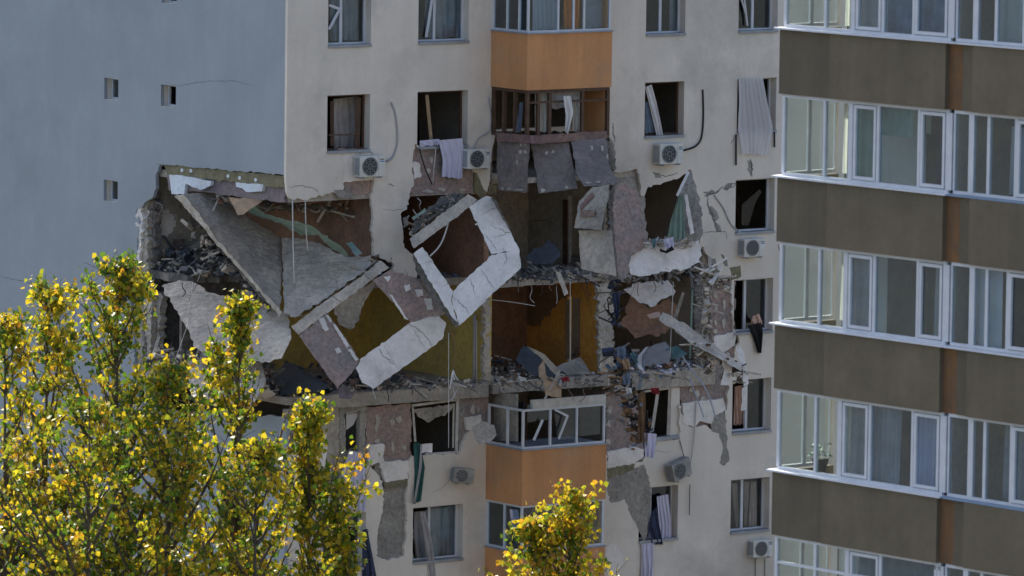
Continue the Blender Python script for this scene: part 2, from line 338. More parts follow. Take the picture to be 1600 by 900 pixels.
for k, i in GW:
    y0, y1 = gw[k]; z1 = -1.378-2.8*i; z0 = z1-.584
    wd = boxes('window', [((.24, y1, z0), (.29, y1+.05, z1)), ((.24, y0-.05, z0), (.29, y0, z1)), ((.24, y1+.05, z0), (.29, y0-.05, z0+.05)), ((.24, y1+.05, z1-.05), (.29, y0-.05, z1))], 'white', BLD)
    boxes('reveal', [((.1, y1-.06, z0-.06), (.34, y1, z1+.06)), ((.1, y0, z0-.06), (.34, y0+.06, z1+.06)), ((.1, y1, z1), (.34, y0, z1+.06)), ((.02, y1+.002, z0-.03), (.34, y0-.002, z0+.004))], 'cream', wd)
    if (k, i) != ('b', 0): box('pane', (.262, y1+.05, z0+.05), (.268, y0-.05, z1-.05), 'glass', wd)
box('roof', (0, 0, ZT), (XE, DEP, ZT+.3), 'concrete', BLD); box('rear_wall', (.3, DEP-.3, GZ), (XE, DEP, ZT), 'cream', BLD); box('end_wall', (XE-.3, .1, GZ), (XE, DEP-.3, ZT), 'cream', BLD)
# windows of the facade
def window(c, r, frame='white', mull=(.47,), panes=(0, 1), reveal='cream', sill=True, m0=.05, inset=.26):
    x0, x1 = COLS[c]; z0, z1 = zr(r), zr(r)+1.48; L = []; t = .055
    a, b = inset, inset+.06
    L += [((x0, a, z0), (x0+t, b, z1)), ((x1-t, a, z0), (x1, b, z1)), ((x0+t, a, z0), (x1-t, b, z0+t)), ((x0+t, a, z1-t), (x1-t, b, z1))]
    xs = [x0+t]+[x0+(x1-x0)*q for q in mull]+[x1-t]
    for q in xs[1:-1]: L.append(((q-.04, a-.012, z0+t), (q+.04, b-.012, z1-t)))
    wd = boxes('window', L, frame, BLD)
    boxes('reveal', [((x0-.05, .1, z0-.05), (x0, .34, z1+.05)), ((x1, .1, z0-.05), (x1+.05, .34, z1+.05)), ((x0, .1, z1), (x1, .34, z1+.05)), ((x0, .1, z0-.05), (x1, .34, z0-.003))], reveal, wd)
    if sill: boxes('sill', [((x0+.003, -.05, z0-.02), (x1-.003, inset-.003, z0+.012)), ((x0+.003, -.054, z0-.06), (x1-.003, -.05, z0+.012))], 'metal', wd)
    for i in panes:
        if i < len(xs)-1: box('pane', (xs[i]+.02*(i > 0), a+.02, z0+t), (xs[i+1]-.02, a+.026, z1-t), 'glass', wd)
    return wd
WD = {}
for c, r in FULL:
    if r == 0: WD[c, r] = window(c, r, mull=(.42,) if c < 3 else (.5,))
    elif r == 1: WD[c, r] = window(c, r, 'wood' if c < 4 else 'white', mull=(), panes=())
    elif r in (2, 3, 4): WD[c, r] = window(c, r, mull={2: (), 3: (.42,), 4: (.5,)}[r], panes=(1,))
    else: WD[c, r] = window(c, r, mull=(.43,), panes=(1,) if c == 2 else (0, 1))
def zbar(px1, py1, px2, py2, Y, w_=.07): return (PY(px1, py1, Y), PY(px2, py2, Y), w_, .05)
bars('broken_sash', [zbar(514, 8, 531, 14, .22), zbar(531, 14, 514, 46, .22)], 'white', WD[1, 0])
bars('broken_sash', [zbar(678, -20, 666, 58, .22)], 'white', WD[2, 0])
bars('broken_sash', [zbar(519, 158, 519, 228, .3, .1), zbar(560, 152, 558, 232, .3, .14), zbar(513, 211, 562, 210, .26, .04)], 'wood', WD[1, 1])
bars('broken_sash', [zbar(667, 148, 674, 222, .24, .09)], 'wood_light', WD[2, 1])
bars('broken_sash', [zbar(1165, 20, 1150, -30, .2, .05), zbar(1168, 40, 1160, -30, .2, .05)], 'white', WD[4, 0])
plate('broken_pane', [(1159, 320), (1187, 296), (1190, 300), (1180, 318), (1170, 352), (1159, 352)], onY(.27), (0, .006, 0), 'glass_clear', WD[4, 2])
# interior: floors, cross walls, back walls
def ZF(r): return -2.8*r-.9
for r in (-2, -1, 0, 1, 3, 4, 5, 6):
    z = ZF(r); box('floor_slab', (.15, .12, z-.2), (XE-.3, DEP-.3, z), 'concrete', BLD)
def planslab(name, pts, z, th, m, amp=.12):
    P = [(x, y) for x, y in pts]; J = jag([(x*50, y*50) for x, y in P], amp*50, 12, 9); J = [(x/50, y/50) for x, y in J]
    V, Fc = plate_geo(J, [], lambda x, y: Vector((x, y, z)), Vector((0, 0, -th))); return mesh(name, V, Fc, m, BLD)
planslab('floor_slab', [(6.75, -.15), (10.7, .0), (10.7, 7), (6.75, 7)], ZF(2), .2, 'concrete', .1)
planslab('floor_slab', [(10.7, .5), (20.6, .5), (20.6, 7), (10.7, 7)], ZF(2), .2, 'concrete', .1)
planslab('floor_slab', [(3.0, 1.6), (6.75, 1.0), (6.75, 7), (3, 7)], ZF(2), .2, 'concrete', .1)
planslab('floor_slab', [(.2, 5.0), (1.5, 4.6), (2.9, 5.2), (2.9, 7), (.2, 7)], ZF(2), .2, 'concrete_dark', .15)
planslab('floor_edge', [(.4, -.12), (6.6, -.1), (6.6, .12), (.4, .12)], ZF(3)+.02, .36, 'concrete', .05)
planslab('floor_edge', [(6.75, -.1), (10.8, -.16), (10.8, .12), (6.75, .12)], ZF(3)+.02, .3, 'concrete', .06)
planslab('floor_edge', [(10.9, -.06), (14.4, -.06), (14.4, .12), (10.9, .12)], ZF(3)+.02, .5, 'concrete', .05)
def wallX(x, r, y0, y1, m, door=None, name='cross_wall'):
    z0, z1 = ZF(r), ZF(r-1)-.2
    if door: d0, d1 = door; boxes(name, [((x, y0, z0), (x+.16, d0, z1)), ((x, d1, z0), (x+.16, y1, z1)), ((x, d0, z0+2.0), (x+.16, d1, z1))], m, BLD)
    else: box(name, (x, y0, z0), (x+.16, y1, z1), m, BLD)
def wallY(y, r, x0, x1, m, name='back_wall'): box(name, (x0, y, ZF(r)), (x1, y+.12, ZF(r-1)-.2), m, BLD)
for r in (-1, 0, 1, 4, 5, 6):
    wallY(4.2, r, .15, XE-.3, 'room')
    for x in (3.3, 6.6, 11.1, 14.3): wallX(x, r, .35, 4.2, 'room')
wallX(2.9, 2, .15, 6.9, 'brownwall'); wallX(6.6, 2, .2, 5, 'brownwall'); wallX(10.6, 2, .1, 3.6, 'plaster', (1.2, 1.8)); wallX(14.3, 2, .1, 5, 'room')
wallX(6.6, 3, .02, 5.5, 'yellow'); wallX(10.6, 3, .02, 3.6, 'orangewall', (1.15, 1.75)); wallX(14.3, 3, .25, 5, 'room')
wallY(5.0, 2, 3.06, 6.6, 'brownwall'); wallY(3.6, 2, 6.76, 10.76, 'plaster'); wallY(3.6, 3, 6.76, 10.76, 'brownwall'); wallY(4.6, 2, 10.76, XE-.3, 'room'); wallY(4.6, 3, 10.76, XE-.3, 'room')
wallY(5.5, 3, 3.2, 6.6, 'yellow'); wallY(5.4, 3, .3, 3.2, 'concrete_dark'); wallY(6.9, 2, .12, 2.9, 'plaster'); wallY(6.9, 3, .12, 2.2, 'concrete_dark')
# fallen plaster on the orange wall, door frame posts
plate('plaster_layer', [(816, 445), (886, 448), (885, 466), (872, 470), (862, 484), (860, 492), (846, 500), (843, 510), (816, 506)], onX(10.585), (.012, 0, 0), 'brownwall', BLD, rough=2.2, step=5)
for (x0, x1, y0, y1) in ((883, 890, 468, 562), (879, 886, 312, 416)):
    plate('door_jamb', [(x0, y0), (x1, y0), (x1, y1), (x0, y1)], onX(10.54), (.05, 0, 0), 'wood_light' if y0 > 400 else 'wood', BLD)
# rough broken wall ends facing the street
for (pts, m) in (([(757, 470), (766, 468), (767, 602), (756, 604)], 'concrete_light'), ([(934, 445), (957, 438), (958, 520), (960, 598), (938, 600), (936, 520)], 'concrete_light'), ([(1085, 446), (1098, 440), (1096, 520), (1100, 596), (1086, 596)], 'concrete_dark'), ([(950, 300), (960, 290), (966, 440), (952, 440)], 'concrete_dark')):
    plate('wall_end', pts, onY(-.02), (0, .14, 0), m, BLD, rough=2.2, step=6, relief=.12)
# structural panels showing where the cladding is gone
P1 = onY(.1)
def panel(pts, m='pink', Y=.1, rough=1.5, name='bare_panel', holes=()): return plate(name, pts, onY(Y), (0, .16, 0), m, BLD, rough=rough, holes=holes, relief=.015)
panel([(528, 232), (590, 232), (590, 304), (528, 306)])
panel([(640, 224), (770, 222), (770, 296), (748, 302), (720, 300), (690, 303), (642, 305)])
box('ring_beam', (.2, .12, ZF(1)-.42), (6.5, .34, ZF(1)), 'concrete', BLD)
panel([(572, 636), (642, 630), (642, 722), (572, 730)])
panel([(720, 622), (764, 618), (764, 692), (722, 706)])
panel([(946, 612), (995, 612), (1006, 700), (1004, 745), (948, 750)])
panel([(1062, 602), (1140, 590), (1136, 668), (1066, 666)])
panel([(1112, 442), (1148, 436), (1148, 562), (1118, 600), (1108, 590)], Y=.08)
panel([(530, 630), (572, 626), (572, 726), (540, 740), (532, 700)], 'adhesive', holes=[[(538, 646), (563, 641), (561, 704), (540, 708)]])
panel([(447, 640), (540, 628), (540, 745), (515, 770), (447, 720)], 'concrete', Y=.14)
panel([(585, 718), (645, 716), (645, 885), (580, 885)], 'adhesive')
panel([(716, 622), (724, 620), (726, 712), (716, 712)], 'adhesive')
panel([(955, 268), (1000, 262), (1008, 310), (1006, 330), (1012, 372), (1000, 395), (985, 440), (960, 440)], 'adhesive', Y=.13)
panel([(1076, 262), (1100, 300), (1118, 440), (1140, 440), (1142, 600), (1090, 590), (1098, 400), (1088, 380)], 'concrete', Y=.2)
# foam boards and adhesive dabs
def part(name, pts, Y, th, m, rough=1.2): return plate(name, pts, onY(Y), (0, th, 0), m, BLD, rough=rough, step=7)
part('foam_board', [(536, 238), (583, 238), (583, 281), (552, 283), (536, 286)], .03, .06, 'foam')
part('foam_board', [(646, 253), (655, 255), (658, 277), (648, 280)], .02, .07, 'foam')
part('foam_board', [(576, 695), (600, 694), (600, 722), (577, 727)], -.012, .1, 'foam')
part('foam_board', [(593, 722), (638, 719), (638, 748), (602, 753)], -.012, .1, 'foam')
part('mineral_wool', [(600, 753), (637, 748), (637, 758), (601, 764)], -.008, .09, 'olive')
part('foam_board', [(461, 678), (510, 672), (512, 700), (506, 735), (495, 734), (482, 700), (463, 690)], -.012, .1, 'foam')
part('foam_board', [(949, 706), (992, 698), (1006, 702), (1004, 716), (990, 724), (950, 732)], -.012, .1, 'foam')
part('mineral_wool', [(948, 732), (992, 725), (990, 735), (950, 748)], -.008, .09, 'olive')
part('foam_board', [(1067, 630), (1130, 622), (1134, 640), (1116, 650), (1112, 662), (1094, 658), (1084, 668), (1068, 662)], -.012, .1, 'foam')
part('foam_board', [(727, 652), (752, 648), (753, 658), (742, 672), (730, 672)], -.012, .1, 'foam')
part('foam_board', [(1116, 526), (1150, 518), (1148, 540), (1128, 552), (1118, 542)], -.02, .09, 'foam')
part('mineral_wool', [(1140, 418), (1157, 414), (1158, 432), (1144, 438)], -.004, .05, 'olive')
part('mineral_wool', [(742, 268), (752, 278), (762, 300), (756, 312), (742, 300)], .02, .07, 'olive'); part('mineral_wool', [(764, 286), (778, 290), (776, 304), (762, 304)], .02, .07, 'olive')
part('peeled_render', [(951, 744), (975, 738), (1006, 726), (1014, 745), (1018, 780), (1012, 830), (1006, 850), (995, 822), (984, 800), (976, 780), (955, 786), (948, 765)], -.004, .02, 'adhesive')
part('peeled_render', [(1108, 640), (1124, 636), (1134, 650), (1136, 700), (1140, 716), (1132, 728), (1124, 722), (1130, 700), (1124, 678), (1112, 674)], -.004, .02, 'adhesive')
part('peeled_render', [(948, 856), (958, 848), (972, 862), (974, 880), (962, 898), (948, 895)], -.004, .02, 'foam')
part('peeled_render', [(460, 708), (476, 702), (498, 738), (500, 756), (484, 770), (468, 742)], -.004, .02, 'adhesive')
for pts in ([(1098, 300), (1112, 296), (1118, 300), (1106, 306)], [(1104, 318), (1112, 322), (1124, 340), (1118, 346), (1108, 334)], [(1114, 344), (1122, 350), (1128, 362), (1120, 362)], [(1126, 294), (1142, 286), (1150, 286), (1136, 298)], [(1108, 400), (1118, 404), (1124, 424), (1114, 424)], [(1020, 268), (1030, 270), (1034, 278), (1024, 278)], [(1126, 396), (1132, 400), (1138, 416), (1130, 412)], [(952, 215), (958, 222), (962, 262), (955, 250)], [(1168, 250), (1174, 252), (1173, 276), (1170, 268)], [(630, 340), (640, 336), (638, 352), (630, 356)], [(520, 296), (540, 298), (556, 308), (530, 310)]):
    part('peeled_render', pts, -.003, .02, 'adhesive', 1.8)
dabs = []
def dab(px, py, rx, ry, Y=.1, a=0):
    n = 9; rnd = random.Random(int(px*7+py)); pts = []
    for i in range(n):
        q = 6.283*i/n; k = rnd.uniform(.45, 1.35); x, y = rx*k*math.cos(q), ry*k*math.sin(q); pts.append((px+x*math.cos(a)-y*math.sin(a), py+x*math.sin(a)+y*math.cos(a)))
    plate('adhesive_dab', pts, onY(Y-.03), (0, .04, 0), 'dust', BLD)
for d in ((1118, 462, 3, 5, .07), (1119, 482, 3, 4, .07), (1118, 505, 3, 5, .07), (1132, 474, 3, 8, .07), (1131, 505, 3, 9, .07), (1118, 518, 3, 4, .07), (1134, 450, 3, 5, .07), (590, 662, 4, 14), (612, 660, 4, 6), (624, 655, 5, 5), (632, 698, 4, 6), (614, 700, 3, 10), (590, 690, 5, 4), (739, 640, 4, 7), (748, 640, 2, 4), (952, 640, 4, 6), (951, 662, 4, 6), (951, 690, 4, 6), (984, 648, 3, 5), (984, 662, 3, 5), (1090, 614, 4, 6), (1098, 622, 4, 5), (1080, 610, 3, 4), (985, 700, 3, 4), (690, 296, 9, 3), (722, 297, 6, 3), (668, 298, 8, 3), (668, 268, 4, 6), (674, 250, 3, 5)): dab(*d)
# gable edge: insulation band, beam, foam left on it
plate('mineral_wool', [(256, 258), (266, 257), (300, 260), (350, 265), (445, 275), (444, 294), (390, 288), (330, 280), (264, 276)], onX(.05), (.08, 0, 0), 'olive', BLD, rough=1.2)
plate('ring_beam', [(262, 272), (445, 290), (446, 316), (400, 311), (330, 301), (286, 296), (264, 298)], onX(.12), (.25, 0, 0), 'purple', BLD, rough=1.5)
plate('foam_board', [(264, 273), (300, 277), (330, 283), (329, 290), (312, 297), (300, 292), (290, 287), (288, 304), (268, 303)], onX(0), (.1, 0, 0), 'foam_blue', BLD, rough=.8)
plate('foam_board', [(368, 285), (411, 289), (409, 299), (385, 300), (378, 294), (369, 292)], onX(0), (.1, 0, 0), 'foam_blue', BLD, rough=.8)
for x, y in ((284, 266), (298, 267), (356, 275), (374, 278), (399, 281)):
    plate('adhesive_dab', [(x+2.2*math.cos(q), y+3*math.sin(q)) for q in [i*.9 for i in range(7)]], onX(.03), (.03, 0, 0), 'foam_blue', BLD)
# torn left edge of the gable hole
for pts, X, th, m in (([(214, 330), (222, 325), (221, 380), (217, 420), (212, 418)], .02, .1, 'foam'), ([(222, 322), (231, 312), (230, 430), (222, 445), (220, 400)], .1, .15, 'plaster'), ([(212, 420), (222, 418), (224, 600), (214, 612), (210, 520)], .08, .12, 'concrete'), ([(224, 440), (236, 446), (235, 560), (228, 620), (222, 600)], .12, .15, 'concrete_light'), ([(236, 450), (252, 460), (246, 560), (238, 620), (236, 560)], .3, .2, 'concrete'), ([(231, 312), (243, 300), (240, 440), (230, 432)], .25, .2, 'concrete_dark')):
    plate('torn_wall_edge', pts, onX(X), (th, 0, 0), m, BLD, rough=1.8, step=6, relief=.1)
plate('plaster_patch', [(246, 330), (262, 328), (276, 345), (268, 365), (262, 370), (248, 366)], onY(6.87), (0, .02, 0), 'foam', BLD, rough=2, step=5)
plate('brick_patch', [(271, 374), (288, 372), (287, 390), (271, 392)], onY(6.87), (0, .02, 0), 'redbeam', BLD, rough=1)
# ------------------------------------------------------------------ balconies of the block
def balcony(r, zt, zb, m):
    o = boxes('balcony_parapet', [((XB, YB, zb), (XB+.1, 0, zt)), ((XB+.1, YB, zb), (XB2, YB+.1, zt)), ((XB2-.1, YB+.1, zb), (XB2, 0, zt))], m, BLD)
    box('balcony_floor', (XB+.1, YB+.1, zb+.3), (XB2-.1, .1, zb+.45), 'concrete', BLD); return o
ZT0 = PY(768, 48, 0).z; ZB0 = PY(766, 135, 0).z
def glazing(r, z0, z1, m, front, side, panes='glass', t=.06, mid=None):
    L = []; a = .04
    for k in (0, 1):
        zz = z0 if k == 0 else z1-t
        L += [((XB+a, YB+a, zz), (XB+a+t, 0, zz+t)), ((XB+a+t, YB+a, zz), (XB2-.02, YB+a+t, zz+t))]
    for s in side+[0, 1]: y = YB+a+(0-YB-a-t)*s; L.append(((XB+a-.005, y, z0+t), (XB+a+t-.005, y+t, z1-t)))
    for s in front+[1]: x = XB+a+(XB2-.02-XB-a-t)*s; L.append(((x, YB+a-.005, z0+t), (x+t, YB+a+t-.005, z1-t)))
    if mid: L += [((XB+a+t, YB+a-.003, z0+(z1-z0)*mid), (XB2-.02, YB+a+t-.01, z0+(z1-z0)*mid+.05))]
    wd = boxes('balcony_glazing', L, m, BLD)
    if panes:
        S = [0]+side+[1]; Fs = [0]+front+[1]
        for i in range(len(S)-1): box('pane', (XB+a+.025, YB+a+t+(-YB-a-t)*S[i], z0+t), (XB+a+.031, YB+a+(-YB-a-t)*S[i+1], z1-t), panes, wd)
        for i in range(len(Fs)-1): box('pane', (XB+a+t+(XB2-XB-a-t)*Fs[i], YB+a+.025, z0+t), (XB+a+(XB2-XB-a-t)*Fs[i+1], YB+a+.031, z1-t), panes, wd)
    box('window_board', (XB-.03, YB-.05, z0-.03), (XB2+.02, 0, z0+.004), 'metal', wd) if m == 'white' else None
    return wd
for r, mm in ((-1, 'orange'), (0, 'orange'), (4, 'orange'), (5, 'orange'), (6, 'orange')): balcony(r, ZT0-2.8*r, ZB0-2.8*r, mm)
glazing(0, ZT0+.03, ZB0+2.8, 'white', [.36, .55, .68], [.25, .6])
GL1 = glazing(1, ZT0-2.8, ZB0, 'wood', [.13, .27, .68], [.35, .68], None, .09, .72)
glazing(5, ZT0-14+.03, ZB0-11.2, 'white', [.3, .62], [.5])
for zz in (0, -2.8, -14): box('balcony_end_wall', (XB2-.1, YB+.16, ZT0+zz+.012), (XB2-.004, -.003, ZB0+2.8+zz-.012), 'orange', BLD)
box('balcony_floor', (XB+.1, YB+.1, ZB0-2.5), (XB2-.1, .1, ZB0-2.35), 'concrete', BLD)
# storey 4 balcony: broken white glazing on the orange parapet
z0 = ZT0-11.2+.03; zt4 = ZF(3)-.32
G4 = glazing(4, z0, zt4-.22, 'white', [.33, .66], [.45], None)
box('lintel_board', (XB+.35, YB+.02, zt4-.215), (XB2-.02, YB+.14, zt4+.02), 'white_dirty', BLD)
plate('pane', [(824, 632), (860, 630), (860, 655), (824, 660)], onY(YB+.08), (0, .006, 0), 'glass', G4)
plate('pane', [(864, 630), (902, 625), (902, 684), (872, 688)], onY(YB+.08), (0, .006, 0), 'glass', G4)
plate('pane', [(905, 624), (938, 622), (938, 678), (905, 682)], onY(YB+.08), (0, .006, 0), 'glass', G4)
bars('broken_sash', [(PY(867, 640, YB-.02), PY(887, 650, YB-.05), .06, .05), (PY(887, 650, YB-.05), PY(873, 686, YB-.02), .06, .05)], 'white', G4)
bars('broken_sash', [(PY(848, 656, YB-.02), PY(834, 688, YB-.02), .07, .05)], 'white', G4)
plate('side_wall', [(771, 614), (806, 616), (806, 690), (771, 688)], onX(XB+.5), (.08, 0, 0), 'plaster', BLD)
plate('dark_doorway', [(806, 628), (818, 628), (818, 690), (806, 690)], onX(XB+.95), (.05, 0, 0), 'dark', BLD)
# row-1 balcony: cladding boards torn off and hanging
plate('balcony_rim', [(774, 207), (828, 212), (830, 224), (776, 220)], onX(XB-.02), (.1, 0, 0), 'redbeam', BLD, rough=1)
plate('balcony_rim', [(828, 212), (948, 205), (949, 217), (830, 225)], onY(YB-.02), (0, .1, 0), 'redbeam', BLD, rough=1)
SHG = 'boards hanging under the wrecked balcony'
def sheet(pts, surf, label, marks):
    t = thing('hanging_board', label, 'board', surf(*pts[0]), SHG)
    plate('board', pts, surf, FW*.04, 'sheet', t, rough=.6, relief=.05)
    for x, y, rx, ry in marks:
        plate('adhesive_dab', [(x+rx*math.cos(q)*random.uniform(.45, 1.3), y+ry*math.sin(q)*random.uniform(.45, 1.3)) for q in [i*.785 for i in range(8)]], surf, -FW*.02, 'dust', t)
dq = (PX(800, 260, XB)-CAM).dot(FW)-DC; df = (PY(880, 260, YB)-CAM).dot(FW)-DC
sheet([(777, 220), (828, 222), (823, 301), (800, 299), (779, 297), (776, 262)], plane3((780, 220, dq+.6), (828, 222, dq-.6), (800, 300, dq-.1)), 'grey board hanging on the side of the wrecked balcony, beside the air conditioner', [(814, 226, 3, 3), (820, 226, 3, 3), (813, 238, 3, 4), (820, 238, 3, 4), (808, 253, 2, 4), (785, 295, 4, 2), (795, 295, 4, 2), (812, 296, 9, 2)])
sheet([(830, 224), (888, 222), (894, 250), (902, 295), (870, 299), (842, 302), (836, 262)], plane3((832, 224, df-.05), (888, 222, df+.1), (870, 300, df-.5)), 'grey middle board hanging askew under the wrecked balcony with two pale spots', [(854, 239, 3, 4), (864, 237, 3, 4), (848, 298, 4, 3), (886, 293, 3, 3)])
sheet([(892, 220), (947, 216), (953, 262), (968, 286), (940, 290), (913, 291), (902, 272)], plane3((892, 220, df+.1), (947, 216, df+.5), (940, 290, df-.5)), 'grey board bent at its foot, hanging by the torn right end of the balcony', [(925, 231, 3, 4), (941, 232, 3, 4), (949, 244, 2, 4), (920, 285, 6, 2), (935, 284, 6, 2)])
plate('insulation_strip', [(948, 218), (953, 222), (964, 262), (960, 268), (954, 262)], onY(-.9), (0, .08, 0), 'concrete_dark', BLD, rough=1.5, step=5)
# ------------------------------------------------------------------ fallen facade panels (window rings)
def ring(label, surf, pieces, marks, ext, base):
    t = thing('fallen_facade_panel', label, 'wall panel', surf(*base))
    for nm, pts, m in pieces: plate(nm, pts, surf, ext, m, t, rough=.9, step=8, relief=.008)
    for pts in marks: plate('foam_scrap', pts, surf, -FW*.03, 'foam', t, rough=.6, step=5)
    return t
s1 = plane3((457, 510, -.6), (640, 432, .75), (585, 605, -.35))
ring('tilted precast window panel with bare pink sides and a white lower bar', s1, [
    ('top_beam', [(455, 510), (520, 462), (567, 430), (594, 407), (608, 418), (581, 437), (533, 473), (466, 523)], 'concrete_light'),
    ('side_panel', [(467, 525), (511, 489), (562, 561), (556, 575), (527, 608)], 'pink'),
    ('side_panel', [(583, 438), (610, 421), (651, 436), (697, 491), (641, 503)], 'pink'),
    ('lower_bar', [(556, 575), (563, 561), (643, 503), (682, 491), (697, 505), (691, 530), (620, 582), (583, 608), (566, 598)], 'foam')],
    [[(498, 499), (506, 496), (514, 515), (507, 518)], [(508, 491), (513, 493), (519, 502), (516, 504)], [(520, 507), (524, 507), (546, 540), (542, 544)], [(523, 545), (530, 543), (534, 550), (527, 553)], [(543, 546), (549, 545), (560, 562), (556, 564)], [(599, 432), (611, 431), (606, 441)], [(631, 446), (640, 444), (642, 452), (634, 456)], [(648, 453), (660, 452), (662, 462), (652, 464)], [(662, 466), (674, 466), (676, 484), (668, 484)], [(608, 460), (614, 462), (638, 500), (632, 498)]], FW*.22, (585, 605))
s2 = plane3((640, 375, .6), (812, 400, .25), (712, 505, -.5))
ring('tilted precast window panel of white foam-clad bars wedged beneath the stripped wall', s2, [
    ('top_beam', [(640, 373), (731, 303), (745, 312), (736, 322), (647, 388)], 'concrete'),
    ('side_bar', [(733, 323), (747, 313), (760, 306), (768, 308), (812, 390), (768, 397)], 'foam'),
    ('lower_bar', [(769, 398), (812, 391), (814, 419), (774, 455), (733, 495), (717, 509), (706, 470), (709, 454)], 'foam'),
    ('side_bar', [(646, 396), (660, 386), (708, 455), (705, 470), (716, 508), (690, 470)], 'foam')],
    [[(742, 350), (750, 347), (751, 349), (743, 352)], [(745, 470), (760, 452), (764, 454), (750, 474)]], FW*.24, (717, 509))
# inner edge strips of the second panel (depth of the wall)
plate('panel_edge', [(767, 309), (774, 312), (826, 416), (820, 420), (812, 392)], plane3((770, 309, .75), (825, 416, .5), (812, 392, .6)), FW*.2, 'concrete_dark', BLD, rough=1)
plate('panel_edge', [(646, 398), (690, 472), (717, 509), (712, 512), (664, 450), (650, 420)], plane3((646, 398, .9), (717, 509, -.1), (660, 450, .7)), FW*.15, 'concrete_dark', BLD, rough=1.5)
# ------------------------------------------------------------------ collapsed slabs and wall pieces
def slab(label, pts, a, b, c, m, th=.18, rough=1.5, name='broken_slab', cat='slab', group=None):
    return tag(plate(name, pts, plane3(a, b, c), FW*th, m, None, rough=rough, relief=.055 if rough >= 1.2 else .025), label, cat, group)
slab('long grey slab leaning across the open corner room, cracked off the ceiling', [(284, 304), (320, 301), (352, 312), (385, 338), (412, 356), (439, 372), (439, 488), (428, 482), (405, 462), (352, 394), (312, 346)], (284, 304, 2.8), (439, 372, 3.2), (439, 488, .6), 'concrete', .2)
slab('pale edge beam of the leaning slab in the open corner room', [(272, 306), (286, 304), (355, 392), (440, 487), (436, 496), (414, 466), (345, 388)], (272, 306, 2.4), (440, 487, .3), (355, 380, 1.3), 'concrete_light', .3, 1.2, 'edge_beam', 'beam')
slab('wide pale slab hanging under the green wallpaper in the corner room', [(441, 372), (478, 373), (500, 380), (520, 393), (546, 402), (580, 399), (578, 416), (548, 438), (505, 468), (462, 496), (443, 490)], (441, 372, 3.0), (580, 400, 1.4), (462, 496, .2), 'concrete_light')
slab('crumbling lower slab sloping behind the yellow poplar tops', [(252, 447), (275, 440), (302, 441), (322, 456), (345, 462), (402, 470), (452, 492), (455, 530), (440, 560), (410, 566), (360, 560), (320, 556), (302, 540), (288, 505)], (252, 447, 3.6), (452, 492, .9), (320, 556, .8), 'concrete_light', .2, 2.2)
slab('fallen slab lying low behind the poplar leaves', [(292, 562), (340, 556), (410, 560), (414, 600), (390, 640), (300, 620)], (292, 562, 2.4), (410, 560, 1.2), (350, 640, -.2), 'concrete_light', .2, 2)
slab('triangle of pale ceiling board sticking out beneath the gable beam', [(357, 308), (412, 312), (380, 335), (372, 336)], (357, 308, 1.2), (412, 312, .9), (374, 336, .5), 'wood_light', .06, .6, 'ceiling_board', 'board')
slab('torn strip of green wallpaper along the hanging slab', [(382, 328), (398, 322), (416, 334), (450, 344), (480, 350), (500, 362), (540, 392), (545, 402), (520, 390), (497, 366), (470, 368), (448, 354), (424, 344), (404, 338)], (382, 328, 2.6), (545, 402, 1.2), (460, 360, 1.6), 'green', .02, 1.2, 'wallpaper_strip', 'wallpaper')
slab('green board scrap lying beside the cream pier', [(541, 380), (550, 378), (566, 396), (556, 400)], (541, 380, 1.4), (566, 396, 1.0), (550, 398, .9), 'green', .03, .6, 'board_scrap', 'board')
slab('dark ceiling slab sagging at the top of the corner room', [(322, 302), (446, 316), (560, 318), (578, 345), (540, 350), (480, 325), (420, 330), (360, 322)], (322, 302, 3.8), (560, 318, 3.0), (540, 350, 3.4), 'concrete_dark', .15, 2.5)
slab('grey plaster-coated wall stub between the two tilted panels', [(516, 474), (560, 448), (590, 440), (570, 470), (562, 500), (548, 515), (530, 508)], (516, 474, .9), (590, 440, 1.0), (548, 515, .9), 'plaster', .1, 2, 'wall_stub', 'wall')
TB = slab('tilted light wall board with brown tape marks beside the hanging boards', [(897, 356), (905, 314), (926, 292), (950, 289), (952, 300), (940, 359)], (897, 356, .9), (950, 289, .9), (940, 359, .4), 'plaster', .1, .8, 'wall_board', 'board')
slab('pale rectangular wall block standing on the ruined floor edge', [(904, 360), (956, 360), (963, 432), (908, 420)], (904, 360, 1.0), (956, 360, .6), (963, 432, .3), 'concrete_light', .22, .8, 'wall_block', 'wall block')
for pts in ([(905, 322), (925, 300), (929, 305), (907, 328)], [(907, 328), (930, 328), (929, 338), (906, 339)]):
    plate('brown_strip', pts, plane3((897, 356, .84), (950, 289, .84), (940, 359, .34)), FW*.03, 'redbeam', TB)
slab('flaking pink facade panel leaning beside the blown-out window', [(962, 292), (975, 285), (998, 300), (1010, 372), (1002, 392), (986, 400), (978, 436), (966, 432), (958, 340)], (962, 292, .35), (998, 300, .9), (978, 436, -.1), 'pink', .15, 1.8, 'leaning_panel', 'wall panel')
slab('white foam-clad wall piece bulging out below the blown-out window', [(982, 396), (1000, 380), (1040, 376), (1084, 372), (1096, 385), (1093, 410), (1075, 420), (1040, 424), (1004, 432), (986, 428), (980, 412)], (982, 412, .25), (1096, 395, 1.35), (1030, 376, .95), 'foam', .15, 1.5, 'bulging_wall_piece', 'wall piece')
slab('torn grey wall strip leaning at the right side of the blown-out window', [(1062, 290), (1080, 266), (1096, 330), (1098, 366), (1090, 378), (1066, 372), (1058, 330)], (1062, 290, 1.6), (1096, 330, 1.3), (1070, 372, 1.2), 'adhesive', .12, 1.5, 'torn_wall_strip', 'wall piece')
slab('white window-board strip hanging in the blown-out window', [(1069, 304), (1074, 304), (1085, 364), (1079, 366)], (1069, 304, 1.1), (1074, 304, 1.1), (1082, 366, .9), 'foam', .05, .6, 'board_strip', 'board')
